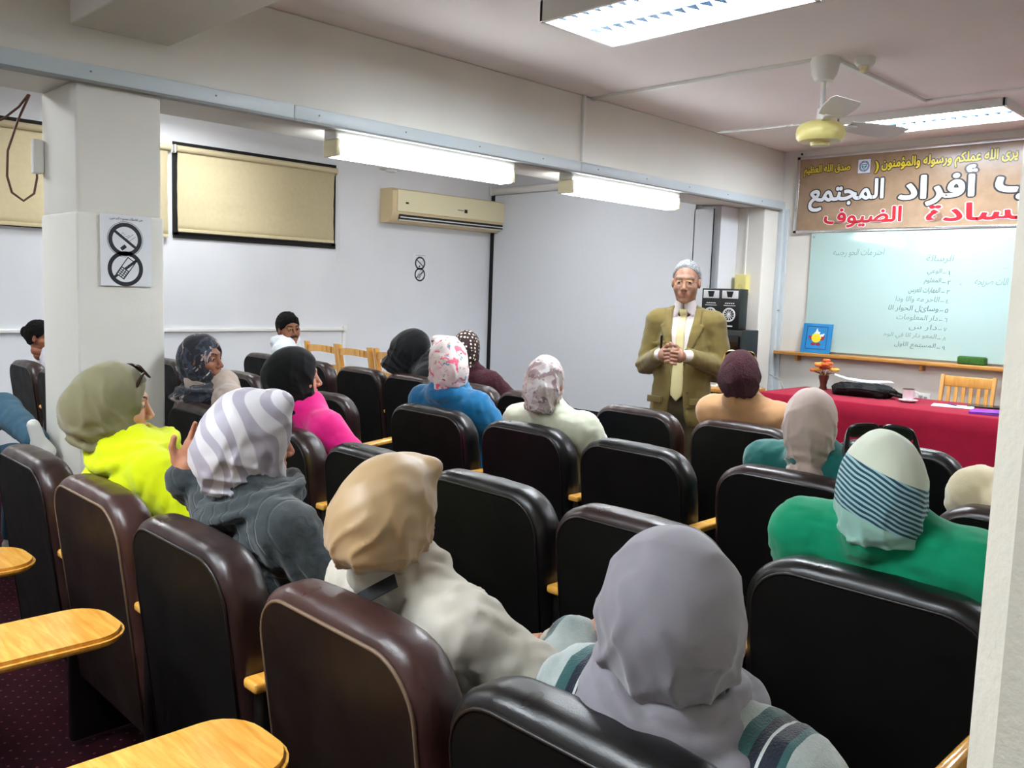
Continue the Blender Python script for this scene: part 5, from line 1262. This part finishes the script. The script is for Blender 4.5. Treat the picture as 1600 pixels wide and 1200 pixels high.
a = MB(); a.tube([(-.1, -.03, .06), (-.04, -.03, .10), (.05, -.02, .10), (.1, -.03, .06)], .006, 8); a.build('strap', plain('tan_strap', '#9a6a4e', .5), t, smooth=True)
# ------------------------------------------------------------------ the standing lecturer
def lecturer():
    root = thing('person', 'grey-haired man in glasses, olive-tan suit and pale yellow tie standing with clasped hands', 'person', (-2.99, 4.43, 0), R(201))
    suit = fabric('olive_tan_suit', '#786839', .06, .8, 900, .25, .2); trs = fabric('dark_olive_trousers', '#4c4430', .08, .85, 900, .2, .1); shirt = fabric('pale_pink_shirt', '#ded4d4', .03, .7, 900, .1, .1); tie = fabric('pale_yellow_tie', '#cfc491', .05, .5, 300, .3, .2)
    hl = Vector((0, .02, 1.625)); hr = Euler((R(-4), 0, R(6))); HM = np.array(Matrix.Translation(hl) @ hr.to_matrix().to_4x4())
    S = {-1: (-.170, -.015, 1.395), 1: (.170, -.015, 1.395)}; E = {-1: (-.232, -.03, 1.125), 1: (.232, -.03, 1.125)}; Wr = {-1: (-.085, .225, 1.205), 1: (.085, .225, 1.205)}
    def wide(p, z0, z1, r0, r1, sx, y0=0, y1=0):
        q = p.copy(); q[..., 0] = p[..., 0]/sx; return cap(q, (0, y0, z0), (0, y1, z1), r0, r1)
    def trunk(p, t):
        d = wide(p, 1.30, .90, .108+t, .115+t, 1.32, -.005, .015); d = smin(d, cap(p, S[-1], S[1], .045+t, .045+t), .05)
        for s in (-1, 1): d = smin(d, cap(p, (0, -.02, 1.475), S[s], .038+t, .038+t), .04)
        return d
    def arms(p, d, t, k=.03):
        for s in (-1, 1): d = smin(d, smin(cap(p, S[s], E[s], .058+t, .048+t), cap(p, E[s], Wr[s], .048+t, .034+t), .03), k)
        return d
    def legs(p, t):
        q = p.copy(); q[..., 0] = np.abs(p[..., 0]); d = cap(q, (.085, 0, .86), (.10, .02, .48), .088+t, .062+t)
        return smin(d, cap(q, (.10, .02, .48), (.11, -.02, .09), .060+t, .044+t*1.4), .03)
    vs, qs = nets(lambda p: smin(arms(p, smin(trunk(p, -.02), cap(p, (0, -.03, 1.44), (0, .0, 1.55), .055, .052), .03), -.015), legs(p, -.012), .04), (-.36, -.2, .03), (.36, .33, 1.6), .018)
    fv, fq, fi = face_mesh(True); parts = [(vs, qs, np.zeros(len(qs), int)), (fv@HM[:3, :3].T+HM[:3, 3], fq, fi)]
    def hands(p):                                   # two clasped hands, fingers laced
        d = None
        for s in (-1, 1):
            w = cap(p, (s*.088, .222, 1.205), (s*.060, .262, 1.205), .025, .024); pal = ell(p, (s*.047, .285, 1.208), (.036, .024, .042), rotm(0, 0, s*.75))
            dd = smin(w, pal, .02)
            for i in range(4):
                z = 1.242-.0215*i-(.0105 if s > 0 else 0); a = np.array([s*.030, .304, z]); b = np.array([-s*.008, .322, z-.002]); c = np.array([-s*(.040-.003*i), .306-.0, z-.006])
                dd = smin(dd, smin(cap(p, a, b, .0098, .0092), cap(p, b, c, .0092, .0082), .004), .005)
            a = np.array([s*.045, .285, 1.243]); b = np.array([s*.022, .303, 1.266]); c = np.array([-s*.006, .312, 1.272-.006*s])
            dd = smin(dd, smin(cap(p, a, b, .013, .0105), cap(p, b, c, .0105, .0085), .004), .008)
            d = dd if d is None else np.minimum(d, dd+0)
        return d
    hv, hq = nets(hands, (-.13, .18, 1.14), (.13, .35, 1.30), .0038); parts.append((hv, hq, np.zeros(len(hq), int)))
    Vv, Qq, Ii = join_meshes(parts)
    link('body', to_mesh('body', Vv, Qq, Ii), [skinmat('ruddy_skin', '#a87c66', '#966a55'), M['lip'], M['eye_white'], M['iris'], M['brow_grey']], root)
    def slot(z): return np.interp(z, [.72, .84, 1.0, 1.16, 1.30, 1.42, 1.50], [.085, .055, .034, .030, .052, .066, .070]).astype(F32)
    def jacket(p):
        x, y, z = p[..., 0], p[..., 1], p[..., 2]; w = slot(z)
        d = wide(p, 1.30, .84, .118, .138, 1.34, -.005, .01); d = smin(d, cap(p, S[-1], S[1], .060, .060), .05)
        for s in (-1, 1): d = smin(d, cap(p, (0, -.02, 1.475), S[s], .046, .050), .045)
        d = arms(p, d, .012, .022)
        lw = np.interp(z, [1.12, 1.14, 1.34, 1.375, 1.385, 1.46], [0, .004, .062, .070, .045, .040]); ax = np.abs(x)
        lap = (ax > w-.004) & (ax < w+lw) & (y > .02) & (z > 1.13) & (z < 1.47); d = d-np.where(lap, .0105, 0)
        f = .0032*wav(p*V(1, 1, .6), 42, 5)+.0015*wav(p, 90, 9)
        for s in (-1, 1):
            e = V(*E[s]); r = np.sqrt(((p-e)**2).sum(-1)); f = f+.006*np.sin((z-e[2])*100+x*s*60)*np.exp(-(r/.11)**2)
        d = d+f
        b = np.maximum(ax-w, -(y-.01)); d = smax(d, -b, .006)
        d = smax(d, -(z-.775), .008); d = smax(d, -cap(p, (0, -.01, 1.44), (0, .02, 1.7), .060, .062), .01)
        sl = {s: cap(p, Wr[s], (s*.02, .33, 1.205), .09, .09) for s in (-1, 1)}
        for s in (-1, 1):
            pl = (p-V(*Wr[s]))@(V(*Wr[s])-V(*E[s])); near = np.sqrt(((p-V(*Wr[s]))**2).sum(-1)) < .075
            d = np.where(near, np.maximum(d, pl/.28-.0), d)
        return d
    sdf_obj('suit_jacket', jacket, (-.38, -.24, .74), (.38, .32, 1.53), .0064, suit, root)
    sh_f = lambda p: smax(smin(trunk(p, -.002), cap(p, (0, -.02, 1.44), (0, .0, 1.495), .062, .058), .02), -(cap(p, (0, 0, 1.46), (0, .02, 1.7), .052, .054)), .006)
    def shirt_f(p):
        x, y, z = p[..., 0], p[..., 1], p[..., 2]; d = sh_f(p); ax = np.abs(x)
        flap = (y > .0) & (z > 1.40) & (z < 1.53) & (ax > .006) & (ax < .062-(1.47-z)*.1) & (z > 1.475-.9*np.minimum(ax, .06)); d = d-np.where(flap, .007, 0)
        d = smax(d, -(z-.955), .01)
        for s in (-1, 1): d = np.minimum(d, smax(cap(p, np.array(Wr[s])-np.array([0, .03, 0])*0, (s*.068, .247, 1.205), .036, .033), 0*x-1, .001))
        return d
    sdf_obj('shirt', shirt_f, (-.26, -.2, .93), (.26, .30, 1.56), .0072, shirt, root)
    def tie_f(p):
        x, y, z = p[..., 0], p[..., 1], p[..., 2]; tw = np.interp(z, [.925, .96, 1.0, 1.38, 1.425, 1.44, 1.475], [.0, .034, .040, .022, .016, .020, .024]); return smax(smax(sh_f(p)-.012-.008*np.exp(-((z-1.452)/.02)**2), np.abs(x)-tw, .006), -y, .004)+np.maximum(0, .925-z)
    sdf_obj('necktie', lambda p: np.maximum(tie_f(p), np.maximum(p[..., 2]-1.472, .925-p[..., 2])), (-.06, 0, .90), (.06, .24, 1.49), .005, tie, root)
    sdf_obj('trousers', lambda p: smin(legs(p, .012), wide(p, .985, .88, .112, .120, 1.33, .0, .0), .04)+.003*wav(p, 18, 4), (-.24, -.19, .02), (.24, .2, 1.02), .012, trs, root)
    sdf_obj('shoes', lambda p: foot_field(p, (.11, -.02, .09)), (-.2, -.12, -.01), (.2, .24, .14), .010, plain('black_shoes', '#141110', .3), root)
    def hf(p):
        d = ell(p, (0, -.014, .033), (.083, .107, .106)); d = smax(d, p[..., 1]-.012-.72*(p[..., 2]-.03), .03)
        d = smax(d, -(p[..., 2]+.015+.04*sstep(.02, -.07, p[..., 1])-.7*np.maximum(p[..., 1], 0)), .02)
        d = smax(d, -ell(np.stack([np.abs(p[..., 0]), p[..., 1], p[..., 2]], -1), (.083, 0, -.004), (.02, .022, .030)), .008); return d-.001+.002*wav(p, 110, 4)
    sdf_obj('hair', hf, (-.11, -.15, -.10), (.11, .13, .17), .004, M['hair_grey'], root, hl, hr)
    glasses(root, hl+hr.to_matrix()@Vector((0, .102, .006)), hr, M['gold'], M['glass'], .052, .034, .0012, False, 'glasses', .10)
    a = MB()
    for z in (.985, .90): a.lathe([(0, 0), (.0095, 0), (.0095, .003), (0, .004)], (0, 0, 0), 12, 0, Matrix.Translation((-.075, .165, z)) @ Matrix.Rotation(R(-90), 4, 'X'))
    a.build('button', plain('tan_button', '#6b5836', .3), root)
    for s in (-1, 1):
        a = MB(); a.box((0, 0, 0), (.11, .012, .04), b=.004); a.build('pocket_flap', suit, root, (s*.132, .122, .93), (0, 0, R(-28*s)), smooth='auto')
    a = MB(); a.box((0, 0, 0), (.095, .008, .018), b=.002); a.build('breast_pocket', suit, root, (.125, .108, 1.265), (R(-4), R(6), R(-20)), smooth='auto')
    m = MB(); m.tube([(0, 0, -.05), (0, 0, .055)], .0075, 10); m.tube([(0, 0, .055), (0, 0, .062)], .0075, 10, rs=[.0075, .004])
    W_ = Matrix.Translation((-2.99, 4.43, 0)) @ Matrix.Rotation(R(201), 4, 'Z') @ Vector((.062, .292, 1.262))
    tag(m.build('marker_pen', M['black'], None, W_, (R(8), R(6), 0), smooth=True), 'black marker pen held upright in the clasped hands of the lecturer', 'pen')
lecturer()
